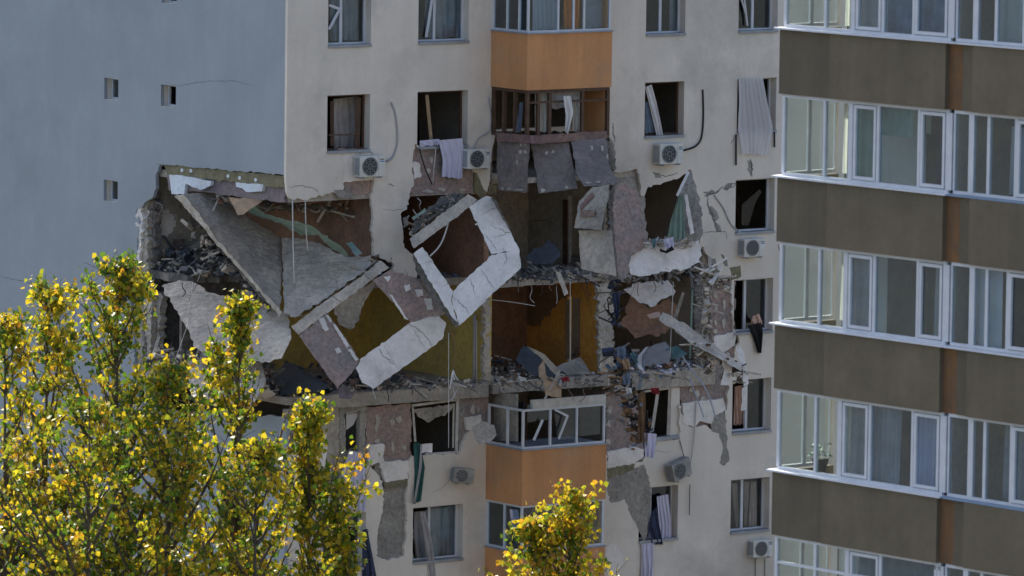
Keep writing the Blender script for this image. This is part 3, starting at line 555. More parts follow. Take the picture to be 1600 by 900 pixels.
tag(bars('sash_bar', [(PD(1076, 268, 1.0), PD(1058, 306, 1.0), .07, .05)], 'white'), 'loose white sash bar above the green curtain', 'window bar')
slab('pointed slab with a white patch hanging from the ceiling of the dark right room', [(974, 452), (1002, 440), (1044, 438), (1056, 456), (1040, 466), (1016, 480), (1000, 474), (986, 462)], (974, 452, 1.6), (1056, 456, 2.0), (1012, 480, 1.4), 'foam', .12, 1.8, 'hanging_slab', 'slab')
slab('brown lumpy fallen ceiling in the dark right room', [(985, 462), (1005, 476), (1016, 482), (1046, 466), (1058, 478), (1048, 512), (1030, 526), (1006, 524), (992, 528), (972, 510)], (985, 462, 2.4), (1058, 478, 2.4), (1010, 528, 2.2), 'brownwall', .15, 2.5, 'fallen_ceiling', 'slab')
slab('fallen concrete beam poking out of the right room', [(1030, 500), (1036, 488), (1046, 492), (1090, 520), (1124, 545), (1160, 572), (1158, 580), (1128, 562), (1082, 538), (1048, 512)], (1036, 490, .75), (1160, 576, .55), (1060, 520, .5), 'dust', .22, 1.2, 'fallen_beam', 'beam')
slab('striped end board of the fallen beam', [(1010, 492), (1030, 487), (1034, 494), (1016, 498)], (1010, 492, 1.1), (1034, 494, 1.1), (1016, 498, 1.0), 'clothpink', .05, .5, 'end_board', 'board')
slab('grey lath leaning behind the fallen beam', [(1052, 496), (1066, 456), (1070, 458), (1058, 498)], (1052, 496, 1.6), (1066, 456, 1.8), (1058, 498, 1.6), 'plaster', .05, .5, 'lath', 'lath')
slab('white foam-coated strut dangling at the end of the fallen beam', [(1128, 562), (1142, 562), (1146, 570), (1138, 602), (1126, 602), (1132, 578)], (1128, 562, .6), (1146, 570, .8), (1130, 602, .4), 'foam', .1, 1, 'dangling_strut', 'wall piece', 'white foam-coated struts hanging from the fallen beam')
slab('white foam-coated strut dangling beside the black cloth', [(1150, 545), (1158, 540), (1166, 568), (1170, 600), (1162, 604), (1160, 574)], (1150, 545, .9), (1166, 568, 1.0), (1164, 604, .6), 'foam', .1, 1, 'dangling_strut', 'wall piece', 'white foam-coated struts hanging from the fallen beam')
slab('pale strip of cladding hanging in front of the purple curtain window', [(1160, 606), (1168, 604), (1166, 640), (1158, 642)], (1160, 606, .5), (1168, 604, .5), (1160, 640, .4), 'foam', .06, .8, 'cladding_strip', 'wall piece')
slab('square concrete lump stuck to the wall beside the orange balcony', [(737, 668), (754, 658), (772, 664), (776, 680), (764, 692), (748, 694), (742, 684)], (737, 668, 1.9), (772, 664, 2.2), (752, 694, 1.8), 'concrete', .15, 1, 'concrete_lump', 'rubble')
WR = thing('wardrobe', 'dark wardrobe tipped over on the littered floor of the orange room', 'wardrobe', PD(840, 590, 2.6))
plate('door', [(812, 548), (818, 540), (850, 556), (862, 570), (880, 592), (866, 590), (832, 586), (806, 562)], plane3((812, 548, 3.4), (862, 570, 3.2), (832, 586, 2.6)), FW*.08, 'tarp', WR, rough=.6)
plate('side_board', [(822, 540), (850, 553), (870, 574), (880, 594), (876, 594), (860, 578), (846, 560)], plane3((822, 540, 3.0), (870, 574, 2.6), (846, 560, 2.8)), FW*.06, 'plaster', WR, rough=.4)
slab('fallen light board lying by the dark doorway', [(866, 574), (905, 558), (918, 574), (924, 584), (890, 586)], (866, 574, 3.2), (905, 558, 3.6), (900, 586, 2.8), 'plaster', .05, .8, 'fallen_board', 'board')
slab('torn yellowish foam lump hanging over the white balcony window', [(845, 568), (851, 560), (853, 585), (868, 592), (876, 604), (878, 622), (866, 620), (852, 616), (850, 600), (842, 580)], (845, 568, 1.2), (868, 592, 1.2), (860, 620, .9), 'wood_light', .12, 1.6, 'foam_lump', 'rubble')
slab('dark blue board sunk in rubble below the tilted pink panel', [(424, 584), (450, 566), (480, 585), (514, 602), (500, 612), (440, 618)], (424, 584, 1.9), (480, 585, 1.5), (450, 618, .6), 'tarp', .05, 1, 'blue_board', 'board')
slab('brown sheet lying on the rubble beside the tilted pink panel', [(527, 606), (546, 602), (555, 612), (548, 624), (530, 622)], (527, 606, .1), (555, 612, .2), (540, 624, -.1), 'purple', .04, .6, 'sheet_scrap', 'board')
slab('grey plank stuck upright in the edge of the middle floor', [(868, 424), (876, 426), (888, 458), (882, 462)], (868, 424, .9), (876, 426, .9), (884, 460, .7), 'concrete_light', .05, .6, 'plank', 'plank')
slab('white stone lump on the sill of the torn black window', [(660, 694), (676, 693), (675, 707), (659, 708)], (660, 694, 1.7), (676, 693, 1.8), (666, 708, 1.7), 'foam', .12, 1, 'rubble_block', 'rubble')
slab('slanted rubble-covered slab under the stripped concrete wall', [(642, 366), (648, 345), (690, 306), (720, 302), (728, 304), (650, 362)], (642, 366, 1.5), (720, 302, 1.9), (650, 340, 1.9), 'concrete_dark', .12, 2)
slab('strip of green board wedged above the tilted white panel', [(643, 340), (664, 325), (666, 330), (646, 344)], (643, 340, 1.2), (664, 325, 1.3), (646, 344, 1.2), 'green', .03, .6, 'board_scrap', 'board')
slab('curling ceiling panel in the dim grey room', [(820, 402), (834, 388), (850, 384), (858, 374), (866, 382), (876, 398), (864, 410), (836, 413)], (828, 396, 3.2), (868, 376, 3.6), (850, 412, 3.0), 'tarp', .04, 1.6, 'curled_sheet', 'board')
# windows of the wrecked storey 4
W41 = bars('window', [(PY(566, 640, .2), PY(563, 700, .2), .07, .05), (PY(540, 646, .2), PY(566, 640, .2), .05, .05)], 'white_dirty', BLD)
plate('pane', [(541, 648), (562, 644), (552, 664), (541, 672)], onY(.22), (0, .005, 0), 'lace', W41)
W42 = bars('window', [(PY(643, 634, .12), PY(717, 624, .12), .07, .06), (PY(715, 624, .12), PY(713, 704, .12), .08, .06), (PY(709, 630, .2), PY(708, 700, .2), .05, .04), (PY(664, 710, .1), PY(716, 706, .1), .06, .06), (PY(645, 636, .12), PY(649, 690, .12), .06, .06)], 'white_dirty', BLD)
plate('pane', [(646, 640), (708, 631), (706, 640), (694, 650), (682, 652), (668, 660), (660, 654), (652, 650)], onY(.18), (0, .008, 0), 'plaster', W42, rough=1.2, step=5)
W43 = bars('window', [(PY(1004, 612, .14), PY(1050, 606, .14), .06, .06), (PY(1047, 606, .14), PY(1044, 682, .14), .09, .06), (PY(1028, 612, .1), PY(1018, 680, .1), .09, .06)], 'white_dirty', BLD)
plate('sill', [(1020, 684), (1062, 680), (1062, 685), (1024, 690)], onY(-.06), (0, .2, 0), 'metal', W43)
plate('reveal', [(1049, 606), (1062, 605), (1062, 684), (1047, 684)], onY(.08), (0, .1, 0), 'cream', BLD)
# blown-out window of storey 2
# ------------------------------------------------------------------ rubble
heap('rubble_heap', 'tangled rubble and laths on the rear floor of the open corner room', floorpile(.3, 2.9, 4.6, 6.8, ZF(2), .9), 320, .04, .17, ['concrete_dark', 'concrete', 'tarp', 'concrete_light'], 1, 90)
heap('rubble_heap', 'rubble heaped behind the poplar tops on the lowest open floor', floorpile(.4, 5.5, .1, 3.5, ZF(3), .45), 260, .06, .22, ['concrete_dark', 'concrete', 'tarp', 'brownwall'], 2, 50)
heap('rubble_heap', 'litter of plaster and papers on the floor of the orange room', floorpile(6.8, 10.5, -.05, 2.8, ZF(3), .4), 260, .04, .15, ['concrete_dark', 'concrete', 'foam', 'brownwall', 'tarp'], 3, 50)
heap('rubble_heap', 'crumbled concrete along the middle floor below the pale wall block', floorpile(6.8, 10.5, -.1, 2.5, ZF(2), .3), 240, .04, .15, ['concrete_dark', 'concrete', 'concrete_light', 'tarp'], 4, 40)
heap('rubble_heap', 'dark rubble on the floor of the brown room behind the tilted white panel', floorpile(3.2, 6.5, 1.2, 3, ZF(2), .35), 90, .05, .16, ['tarp', 'concrete_dark', 'clothblue'], 5, 15)
heap('rubble_heap', 'scattered belongings and rubble on the floor of the dark right room', floorpile(10.9, 14.2, .1, 3.0, ZF(3), .5), 150, .05, .18, ['concrete_dark', 'tarp', 'brownwall', 'clothwhite', 'clothblue'], 6, 35)
def linepile(a, b, sp): return lambda r: PD(a[0]+(b[0]-a[0])*r.random(), a[1]+(b[1]-a[1])*r.random(), a[2]) + Vector((r.uniform(-sp, sp), r.uniform(-sp, sp), r.uniform(-sp, sp)))
def segpile(a, b, sp):
    def f(r):
        t = r.random(); return PD(a[0]+(b[0]-a[0])*t, a[1]+(b[1]-a[1])*t, a[2]+(b[2]-a[2])*t)+Vector((r.uniform(-sp, sp), r.uniform(-sp, sp), r.uniform(-sp, sp)))
    return f
heap('rubble_strip', 'rubble caught in the gap along the tilted pink panel top', segpile((470, 500, .9), (600, 405, 1.4), .16), 110, .04, .15, ['concrete_dark', 'concrete', 'concrete_light'], 7, 12)
heap('rubble_strip', 'rubble caught under the leaning slab edge beam', segpile((300, 360, 3.2), (420, 478, 1.3), .2), 90, .05, .18, ['concrete_dark', 'concrete', 'tarp'], 8, 20)
heap('rubble_strip', 'rubble caught above the tilted white panel top beam', segpile((645, 360, 1.6), (715, 308, 1.9), .14), 70, .04, .13, ['concrete_dark', 'concrete', 'concrete_light'], 9, 10)
heap('rubble_strip', 'charred rags and belongings spilling down beside the stripped pink wall', segpile((962, 560, .6), (1004, 690, .5), .28), 130, .04, .15, ['clothbrown', 'clothnavy', 'dark', 'clothblue', 'clothbrown', 'concrete_dark'], 10, 30)
heap('rubble_strip', 'dark debris hanging from the wall end of the right room', segpile((958, 440, 1.0), (962, 505, .8), .14), 50, .04, .12, ['clothnavy', 'dark', 'concrete_dark'], 11, 10)
heap('rubble_strip', 'crushed laths and wires under the white bulging wall piece', segpile((985, 434, 1.0), (1095, 426, 1.5), .14), 60, .03, .1, ['dark', 'concrete_dark', 'metal'], 12, 25)
heap('rubble_strip', 'belongings strewn over the window ledge beneath the dark right room', segpile((990, 586, .4), (1090, 572, 1.2), .18), 60, .03, .1, ['clothwhite', 'concrete', 'clothblue', 'lilac', 'concrete_dark'], 13, 12)
heap('rubble_strip', 'broken torn ends of the pink wall column', segpile((1105, 445, .9), (1106, 590, .9), .1), 70, .04, .12, ['concrete', 'concrete_light', 'concrete_dark'], 14, 10)
heap('rubble_strip', 'pale crumbs along the broken edge of the lowest open floor', segpile((545, 606, -.1), (760, 600, 1.3), .1), 90, .025, .09, ['concrete', 'concrete_dark', 'concrete_dark', 'dust'], 31, 14)
heap('rubble_strip', 'pale crumbs along the edge of the orange room floor', segpile((770, 600, .7), (945, 596, 1.6), .1), 80, .025, .09, ['concrete', 'concrete_dark', 'concrete_dark', 'dust'], 32, 14)
heap('rubble_strip', 'pale crumbs along the middle floor edge', segpile((775, 436, .9), (950, 436, 1.8), .09), 90, .025, .09, ['concrete', 'concrete_dark', 'tarp'], 33, 12)
heap('rubble_strip', 'splintered laths and plaster crumbs around the fallen beam', segpile((1085, 540, .9), (1165, 590, .9), .16), 90, .03, .1, ['dust', 'foam', 'concrete', 'wood'], 34, 40)
heap('rubble_strip', 'splinters and plaster hanging around the torn pink column', segpile((1100, 420, 1.3), (1130, 445, 1.2), .2), 80, .03, .1, ['dust', 'concrete_dark', 'foam', 'concrete'], 35, 25)
heap('rubble_strip', 'splinters around the blown-out window surround', segpile((985, 380, .7), (1090, 380, 1.2), .1), 70, .02, .08, ['dust', 'concrete_dark', 'clothwhite', 'concrete'], 36, 25)
heap('rubble_strip', 'broken pieces tumbled beneath the sloping lower slab', segpile((240, 560, 3.2), (430, 600, .6), .35), 150, .06, .2, ['concrete', 'dust', 'concrete_dark', 'tarp'], 37, 40)
heap('rubble_strip', 'crumbs and laths under the edge of the sagging ceiling', segpile((330, 310, 2.6), (560, 330, 2.4), .14), 80, .03, .11, ['concrete_dark', 'dust', 'brownwall'], 38, 40)
# ------------------------------------------------------------------ air conditioners
def frame_at(px, py, Y, tilt=0, turn=0):
    return Matrix.Translation(PY(px, py, Y)) @ Matrix.Rotation(turn, 4, 'Z') @ Matrix.Rotation(tilt, 4, 'Y')
ACG = 'air conditioners on the cream facade'
def aircon(px, py, label, s=1.0, tilt=0, turn=0, Y=-.12, logo=True, open_=True):
    """px,py: lower left front corner"""
    t = thing('air_conditioner', label, 'air conditioner', PY(px, py, Y), ACG)
    R = Matrix.Rotation(turn, 3, 'Z') @ Matrix.Rotation(tilt, 3, 'Y'); O = PY(px, py, Y); W, H, D = .80*s, .56*s, .30*s
    def put(name, V, Fc, m, par=t, smooth=False): return mesh(name, [O+R @ Vector(v) for v in V], Fc, m, par, smooth)
    V, Fc = box_geo((0, -D, 0), (W, 0, H)); body = put('casing', V, Fc, 'acwhite' if logo else 'acdirty')
    bv = body.modifiers.new('bevel', 'BEVEL'); bv.width = .015; bv.segments = 2
    cx, cz, r = W*.38, H*.5, H*.43; n = 24
    V = [(cx+r*math.cos(6.283*i/n), -D-.004, cz+r*math.sin(6.283*i/n)) for i in range(n)]+[(cx+r*math.cos(6.283*i/n), -D-.012, cz+r*math.sin(6.283*i/n)) for i in range(n)]
    put('fan_opening', V, [tuple(range(n)), tuple(range(2*n-1, n-1, -1))]+[(i, (i+1) % n, n+(i+1) % n, n+i) for i in range(n)], 'dark')
    V, Fc = [], []
    for q in (.35, .62, .85, 1.0):
        for i in range(n):
            for rr in (r*q-.006, r*q+.006): V += [(cx+rr*math.cos(6.283*i/n), -D-.03, cz+rr*math.sin(6.283*i/n))]
        k = len(V)-2*n; Fc += [(k+2*i, k+2*i+1, k+(2*i+3) % (2*n), k+(2*i+2) % (2*n)) for i in range(n)]
    for i in range(8):
        a = 6.283*i/8; ca, sa = math.cos(a), math.sin(a); k = len(V)
        V += [(cx+r*.1*ca-.005*sa, -D-.028, cz+r*.1*sa+.005*ca), (cx+r*ca-.005*sa, -D-.028, cz+r*sa+.005*ca), (cx+r*ca+.005*sa, -D-.028, cz+r*sa-.005*ca), (cx+r*.1*ca+.005*sa, -D-.028, cz+r*.1*sa-.005*ca)]; Fc.append((k, k+1, k+2, k+3))
    put('fan_grille', V, Fc, 'metal')
    V, Fc = [], []
    for i in range(5):
        a, f = box_geo((-.008, -D+.05+i*.045, .05), (-.002, -D+.075+i*.045, H-.05)); k = len(V); V += a; Fc += [tuple(j+k for j in q) for q in f]
    put('side_louvre', V, Fc, 'metal')
    V, Fc = box_geo((W*.735, -D-.004, .02), (W*.745, -D+.01, H-.02)); put('cover_seam', V, Fc, 'metal')
    if logo:
        V, Fc = box_geo((W*.79, -D-.005, H*.80), (W*.95, -D+.01, H*.84)); put('lettering', V, Fc, 'dark')
        V, Fc = box_geo((W*.80, -D-.005, H*.70), (W*.96, -D+.01, H*.75)); put('logo_stripe', V, Fc, 'logoblue')
    for x in (.12, W-.14):
        V, Fc = box_geo((x, -D, -.04), (x+.04, .16, -.003)); put('bracket', V, Fc, 'metal')
    return t
aircon(553, 276, 'white air conditioner on exposed foam below the first dark-framed window', Y=-.06)
aircon(722, 263, 'white air conditioner beside the lilac cloth and the hanging boards', Y=-.06, s=.93)
aircon(1021, 256, 'white air conditioner with black hose above the blown-out window', Y=-.06)
aircon(1154, 401, 'white air conditioner under the white window with jagged broken glass', Y=-.04, s=.9)
aircon(704, 752, 'battered air conditioner hanging under the torn black window', s=.72, Y=-.1, tilt=.12, turn=-.3, logo=False)
aircon(1044, 753, 'tipped air conditioner dangling over the curtained window', s=.9, Y=-.1, tilt=-.28, turn=.15, logo=False)
aircon(1169, 870, 'white air conditioner under the window with pink curtains', s=.85, Y=-.04)
# ------------------------------------------------------------------ curtains and clothes
def curtain(name, label, L, R, Y, m, cat='curtain', folds=5, amp=.05, surf=None): return tag(cloth(name, L, R, surf or onY(Y), m, folds, amp), label, cat)
curtain('draped_cloth', 'lilac cloth hanging over the sill of the brown wooden window', [(676, 220), (686, 222), (692, 250), (690, 275)], [(722, 216), (724, 230), (723, 255), (722, 279)], -.12, 'lilac', 'cloth', 4)
curtain('bundled_cloth', 'lilac bundle lying on the sill beside the leaning wooden bar', [(654, 220), (656, 228)], [(686, 217), (690, 226)], .0, 'lilac', 'cloth', 3, .03)
curtain('curtain', 'white lace curtain blowing out over the wall from an open white window', [(1154, 124), (1155, 160), (1153, 200), (1158, 240)], [(1192, 121), (1199, 160), (1208, 200), (1200, 242)], -.1, 'lace', folds=7, amp=.028)
curtain('curtain', 'white curtain twisted out of the brown-framed window above an air conditioner', [(1008, 136), (1016, 170), (1026, 212)], [(1018, 132), (1026, 160), (1036, 210)], .1, 'clothwhite', folds=2, amp=.04)
curtain('curtain', 'blue sheer cloth in the corner of the brown-framed window', [(1008, 160), (1008, 208)], [(1012, 158), (1024, 207)], .2, 'clothblue', folds=2, amp=.02)
curtain('curtain', 'green curtain hanging in the blown-out window', [(1060, 306), (1048, 345), (1042, 374)], [(1068, 304), (1069, 345), (1072, 374)], .9, 'green', folds=3, amp=.06, surf=lambda x, y: PD(x, y, 1.0))
curtain('curtain', 'dark green curtain trailing from the torn black window', [(646, 692), (648, 740), (646, 787)], [(656, 692), (664, 730), (658, 782)], -.05, 'teal', folds=2, amp=.04)
curtain('curtain', 'pale strip of lining beside the dark green curtain', [(657, 694), (655, 730), (646, 784)], [(660, 694), (659, 730), (649, 786)], -.14, 'clothgrey', folds=1, amp=.01)
curtain('curtain', 'lilac curtain hanging down the wall behind the poplar tip', [(546, 704), (534, 740), (530, 790)], [(566, 708), (573, 740), (570, 800)], -.08, 'lilac', folds=4, amp=.06)
curtain('curtain', 'dark cloth streaming down the wall beside the poplar', [(566, 828), (566, 900)], [(574, 826), (588, 900)], -.06, 'clothnavy', folds=2, amp=.05)
curtain('curtain', 'grey curtains behind the white two-pane window of the lower storey', [(647, 800), (648, 872)], [(714, 790), (712, 864)], .5, 'clothgrey', folds=8, amp=.06)
curtain('curtain', 'grey curtain swept out under the two-pane window', [(656, 800), (664, 850), (670, 905)], [(664, 800), (676, 850), (682, 905)], -.02, 'clothgrey', folds=2, amp=.04)
curtain('curtain', 'lilac curtain spilling from the narrow window under the tipped air conditioner', [(1026, 776), (1030, 820), (1026, 850)], [(1044, 772), (1048, 810), (1050, 848)], .1, 'lilac', folds=4, amp=.04)
curtain('curtain', 'pale curtain tail hanging far below the narrow window', [(1002, 850), (1002, 905)], [(1022, 848), (1020, 905)], -.06, 'lilac', folds=3, amp=.04)
curtain('draped_cloth', 'navy cloth caught on the sill of the narrow window', [(1018, 800), (1012, 825), (1020, 850)], [(1026, 792), (1030, 820), (1036, 850)], -.04, 'clothnavy', 'cloth', 2, .04)
for pk, L, R in (('slanting pink curtain strip against the frame', [(1143, 755), (1146, 790), (1150, 825)], [(1152, 755), (1153, 790), (1156, 825)]), ('tapering pink curtain strip beside the mullion', [(1163, 753), (1163, 823)], [(1171, 753), (1167, 823)]), ('widening pink curtain strip in the open half', [(1173, 753), (1170, 822)], [(1182, 753), (1183, 822)])):
    curtain('curtain', pk+' of the window above the lowest air conditioner', L, R, .42, 'clothpink', folds=2, amp=.03)['group'] = 'pink curtain strips in one window'
curtain('draped_cloth', 'black garment hanging from the cream window sill', [(1168, 508), (1176, 525), (1184, 551)], [(1190, 504), (1192, 520), (1190, 551)], -.1, 'clothblack', 'clothing', 2, .05)
curtain('draped_cloth', 'crumpled pale clothes on the sill above the black garment', [(1176, 494), (1172, 508)], [(1186, 490), (1192, 506)], -.02, 'clothpink', 'clothing', 2, .05)
curtain('draped_cloth', 'black strap snagged on the white bulging wall piece', [(1031, 388), (1040, 392), (1050, 384)], [(1031, 393), (1042, 396), (1054, 390)], 0, 'clothblack', 'clothing', 1, .02, lambda x, y: PD(x, y, .1))
curtain('draped_cloth', 'grey shirt bundled on the white bulging wall piece', [(1036, 374), (1040, 388)], [(1052, 370), (1053, 388)], 0, 'lilac', 'clothing', 2, .05, lambda x, y: PD(x, y, .45))
curtain('draped_cloth', 'teal rag at the corner of the bulging wall piece', [(1018, 374), (1020, 388)], [(1026, 372), (1024, 386)], 0, 'clothteal', 'clothing', 1, .03, lambda x, y: PD(x, y, .3))
curtain('draped_cloth', 'purple curtain in the shadowed window beside the dangling struts', [(1148, 604), (1146, 664)], [(1160, 602), (1163, 662)], .45, 'clothpink', 'curtain', 3, .05)
def DD(d): return lambda x, y: PD(x, y, d)
for i, (lab, L, R, m, d) in enumerate((('denim-blue trousers hanging in the right room', [(964, 542), (963, 572)], [(978, 540), (978, 572)], 'clothblue', .5), ('dark coat hanging on the torn wall end', [(957, 458), (962, 500)], [(969, 458), (967, 496)], 'clothnavy', .5), ('pale blue scarf on the heap of rags', [(984, 552), (992, 568)], [(990, 550), (998, 566)], 'clothteal', .2), ('orange-brown rag on the heap', [(972, 562), (974, 576)], [(982, 560), (986, 576)], 'wood_light', .1), ('blue rag low on the heap of rags', [(974, 586), (972, 600)], [(984, 582), (986, 600)], 'clothblue', .1), ('white rag hanging below the heap', [(978, 606), (980, 622)], [(987, 606), (988, 620)], 'clothwhite', .2), ('dark red bundle over the loose sash', [(1016, 606), (1018, 614)], [(1030, 606), (1030, 616)], 'clothred', .7), ('white sheet coiled below the narrow sash window', [(1006, 676), (1008, 712)], [(1026, 678), (1022, 716)], 'lilac', .3), ('dark brown cloth trailing over the stripped pink wall', [(998, 615), (996, 690)], [(1008, 612), (1010, 690)], 'clothbrown', .3), ('dark cloth strip among the rags', [(1004, 640), (1008, 700)], [(1012, 640), (1014, 690)], 'dark', .35), ('red cloth on the floor of the orange room', [(876, 590), (878, 596)], [(888, 588), (890, 595)], 'clothred', 1.0))):
    curtain('rag', lab, L, R, 0, m, 'cloth', 2, .05, DD(d))
curtain('draped_cloth', 'white sheet torn through the dark wooden balcony frame', [(880, 150), (884, 180), (882, 204)], [(892, 150), (896, 175), (888, 210)], YB-.06, 'clothwhite', 'cloth', 2, .04)
for lab, L, R, m in (('sheer green-white curtain behind the dark wooden balcony frame', [(836, 140), (836, 206)], [(854, 140), (858, 206)], 'net'), ('pale curtain gathered in the dark balcony corner', [(812, 160), (806, 206)], [(818, 160), (814, 206)], 'clothblue'), ('white curtain behind the torn sheet', [(862, 140), (862, 170)], [(908, 138), (908, 165)], 'clothgrey'), ('sheer curtain near the orange balcony post', [(896, 152), (894, 204)], [(908, 150), (910, 202)], 'net')):
    curtain('curtain', lab, L, R, YB+.3, m, folds=3, amp=.04)
curtain('curtain', 'bright orange curtain in the white balcony glazing', [(882, -25), (880, 44)], [(907, -25), (905, 43)], YB+.35, 'clothorange', folds=4, amp=.04)
curtain('curtain', 'pale sheer curtain next to the orange one', [(832, -25), (832, 47)], [(872, -25), (872, 45)], YB+.35, 'lace', folds=6, amp=.03)
curtain('curtain', 'plain white blind at the end of the balcony glazing', [(916, -25), (914, 44)], [(950, -25), (948, 42)], YB+.35, 'clothgrey', folds=1, amp=.005)
for i, (a, b, c, d, lab) in enumerate(((516, -25, 560, 62, 'grey curtains in the window next to the blue gable corner'), (664, -25, 724, 58, 'dim net curtains behind the leaning white sash'), (1046, -20, 1056, 48, 'white curtain behind the swung-open white sash'))):
    curtain('curtain', lab, [(a, b), (a, d)], [(c, b), (c, d)], .55, 'clothgrey' if i < 2 else 'clothwhite', folds=5, amp=.06)
curtain('curtain', 'dim grey curtain behind the dark-framed window above an air conditioner', [(520, 155), (520, 230)], [(560, 150), (558, 228)], .7, 'clothgrey', folds=4, amp=.05)
curtain('curtain', 'white laundry behind the lower balcony window', [(796, 796), (800, 825)], [(810, 796), (812, 822)], YB+.5, 'lilac', 'cloth', 2, .05)
# rolled rug and mattress in the right room
V = []; Fc = []; s_ = DD(1.6); pts = [(998, 572), (1000, 556), (1010, 545), (1024, 538), (1040, 534), (1048, 545), (1046, 566), (1020, 572)]
tag(plate('mattress', pts, plane3((998, 572, 1.5), (1048, 540, 2.2), (1030, 574, 1.3)), FW*.22, 'clothgrey', None), 'grey bent mattress with a striped edge in the right room', 'mattress')
tag(plate('striped_band', [(995, 574), (997, 556), (1008, 543), (1014, 541), (1003, 556), (1002, 575)], plane3((998, 572, 1.42), (1048, 540, 2.1), (1030, 574, 1.22)), FW*.05, 'clothwhite', None), 'pale striped band along the bent mattress', 'cloth')
tag(plate('floor_cushion', [(1040, 545), (1058, 540), (1074, 552), (1060, 562), (1044, 562)], DD(2.0), FW*.25, 'clothteal', None, rough=1), 'teal cushion beside the bent mattress', 'cushion')
# ------------------------------------------------------------------ cables, pipes, cracks
def cable(label, pts, r=.012, m='cable', cat='cable'): return tag(tube('cable', pts, r, m), label, cat)
cable('pale cord hanging from the gable corner into the collapsed room', [PD(457, 312, -.2), PD(458, 380, -.2), PD(460, 442, -.2)], .018)
cable('short pale cord beside the cream wall corner', [PD(477, 312, -.1), PD(478, 355, -.1), PD(481, 392, -.1)], .016)
cable('white bent cable crossing the tilted white panel opening', [PD(701, 346, .9), PD(693, 372, .7), PD(684, 388, .5), PD(672, 400, .3)], .022)
WIRE = cable('orange-brown wire with frayed white end below the tilted panels', [PD(702, 512, -.3), PD(712, 540, -.3), PD(710, 575, -.3), PD(707, 592, -.3)], .012, 'clothbrown')
for a, b in ((703, 608), (710, 594), (716, 594), (706, 600)): tube('frayed_strand', [PD(708, 578, -.3), PD((708+a)/2, 588, -.32), PD(a, b, -.3)], .012, 'clothwhite', WIRE)
cable('long thin wire down past the torn black window', [PD(701, 520, -.2), PD(701, 600, -.2), PD(701, 700, -.2)], .01)
cable('thin wire by the edge of the yellow room', [PD(745, 500, 1.5), PD(745, 600, 1.5)], .01)
cable('thin wire hanging in front of the orange room', [PD(891, 440, .6), PD(891, 500, .6), PD(891, 566, .6)], .01)
cable('slack wire strung across the orange room', [PD(764, 468, 1.5), PD(800, 472, 1.5), PD(836, 478, 1.8)], .01)
cable('white rope hanging into the right room', [PD(1052, 440, 1.2), PD(1049, 510, 1.2), PD(1047, 560, 1.2)], .014)
cable('green pole standing in the right room', [PD(1082, 452, 1.6), PD(1078, 560, 1.6)], .03, 'green', 'pole')
cable('bent metal rod hanging over the white foam board', [PD(1066, 556, .6), PD(1082, 580, .5), PD(1104, 610, .3), PD(1120, 658, .2)], .025, 'metal', 'rod')
cable('thin metal rod leaning on the pink wall above the foam board', [PD(1078, 592, .4), PD(1090, 625, .3), PD(1100, 652, .2)], .02, 'metal', 'rod')
cable('white cord running down to the tipped air conditioner', [PY(1088, 628, -.05), PY(1084, 690, -.06), PY(1078, 730, -.1)], .018)
cable('stiff wire under the tipped air conditioner', [PY(1078, 757, -.06), PY(1077, 805, -.06)], .012, 'dark')
cable('wire stretched over the sill to the tipped air conditioner', [PY(1062, 688, -.03), PY(1072, 726, -.08)], .012, 'dark')
cable('grey refrigerant pipe curving over the wall beside the first air conditioner', [PY(611, 160, -.02), PY(618, 180, -.02), PY(621, 220, -.02), PY(614, 245, -.03), PY(604, 252, -.05)], .028, 'pipe', 'pipe')
cable('thin grey hose on the wall beside the second air conditioner', [PY(763, 152, -.02), PY(767, 180, -.02), PY(764, 205, -.02), PY(748, 216, -.02), PY(741, 232, -.05)], .02, 'pipe', 'pipe')
cable('black refrigerant hose curving to the air conditioner above the blown-out window', [PY(1098, 140, -.02), PY(1099, 180, -.02), PY(1096, 215, -.03), PY(1086, 229, -.05), PY(1068, 235, -.08)], .028, 'dark', 'pipe')
cable('dark hose along the crack to the white window air conditioner', [PY(1116, 305, -.02), PY(1130, 325, -.02), PY(1142, 350, -.02), PY(1160, 366, -.04)], .022, 'pipe', 'pipe')
cable('black drying rack leg beneath the lilac cloth', [PY(655, 232, -.1), PY(664, 262, -.1), PY(675, 288, -.1)], .02, 'dark', 'rod')
cable('pale drying rack leg beneath the lilac cloth', [PY(681, 232, -.1), PY(676, 286, -.1)], .014, 'cable', 'rod')
for x, a, b in ((1150, 210, 258), (1210, 206, 230)): tag(bars('washing_line_bracket', [(PY(x, a, -.06), PY(x, b, -.06), .05, .04)], 'dark'), 'thin black bracket on the wall beside the blowing lace curtain', 'bracket', 'brackets beside the lace curtain')
cable('drain pipe in the yellow room corner', [PY(592, 452, 5.3), PY(590, 545, 5.3)], .07, 'pipe', 'pipe')
cable('drain pipe by the yellow cross wall', [PX(742, 492, 6.5), PX(741, 600, 6.5)], .05, 'pipe', 'pipe')
cable('pale string with tag dangling over the lower slab', [PD(301, 440, .2), PD(297, 480, .2), PD(294, 505, .2)], .008)
cable('pale string running down from the tag', [PD(294, 505, .2), PD(280, 545, .2), PD(266, 585, .2)], .008)
for x, y0, y1 in ((1180, 872, 905), (1195, 872, 905)): tag(tube('drain_hose', [PY(x, y0, -.05), PY(x, y1, -.05)], .012, 'dark'), 'thin hose hanging below the lowest air conditioner', 'cable', 'hoses under the lowest air conditioner')
rb = random.Random(21)
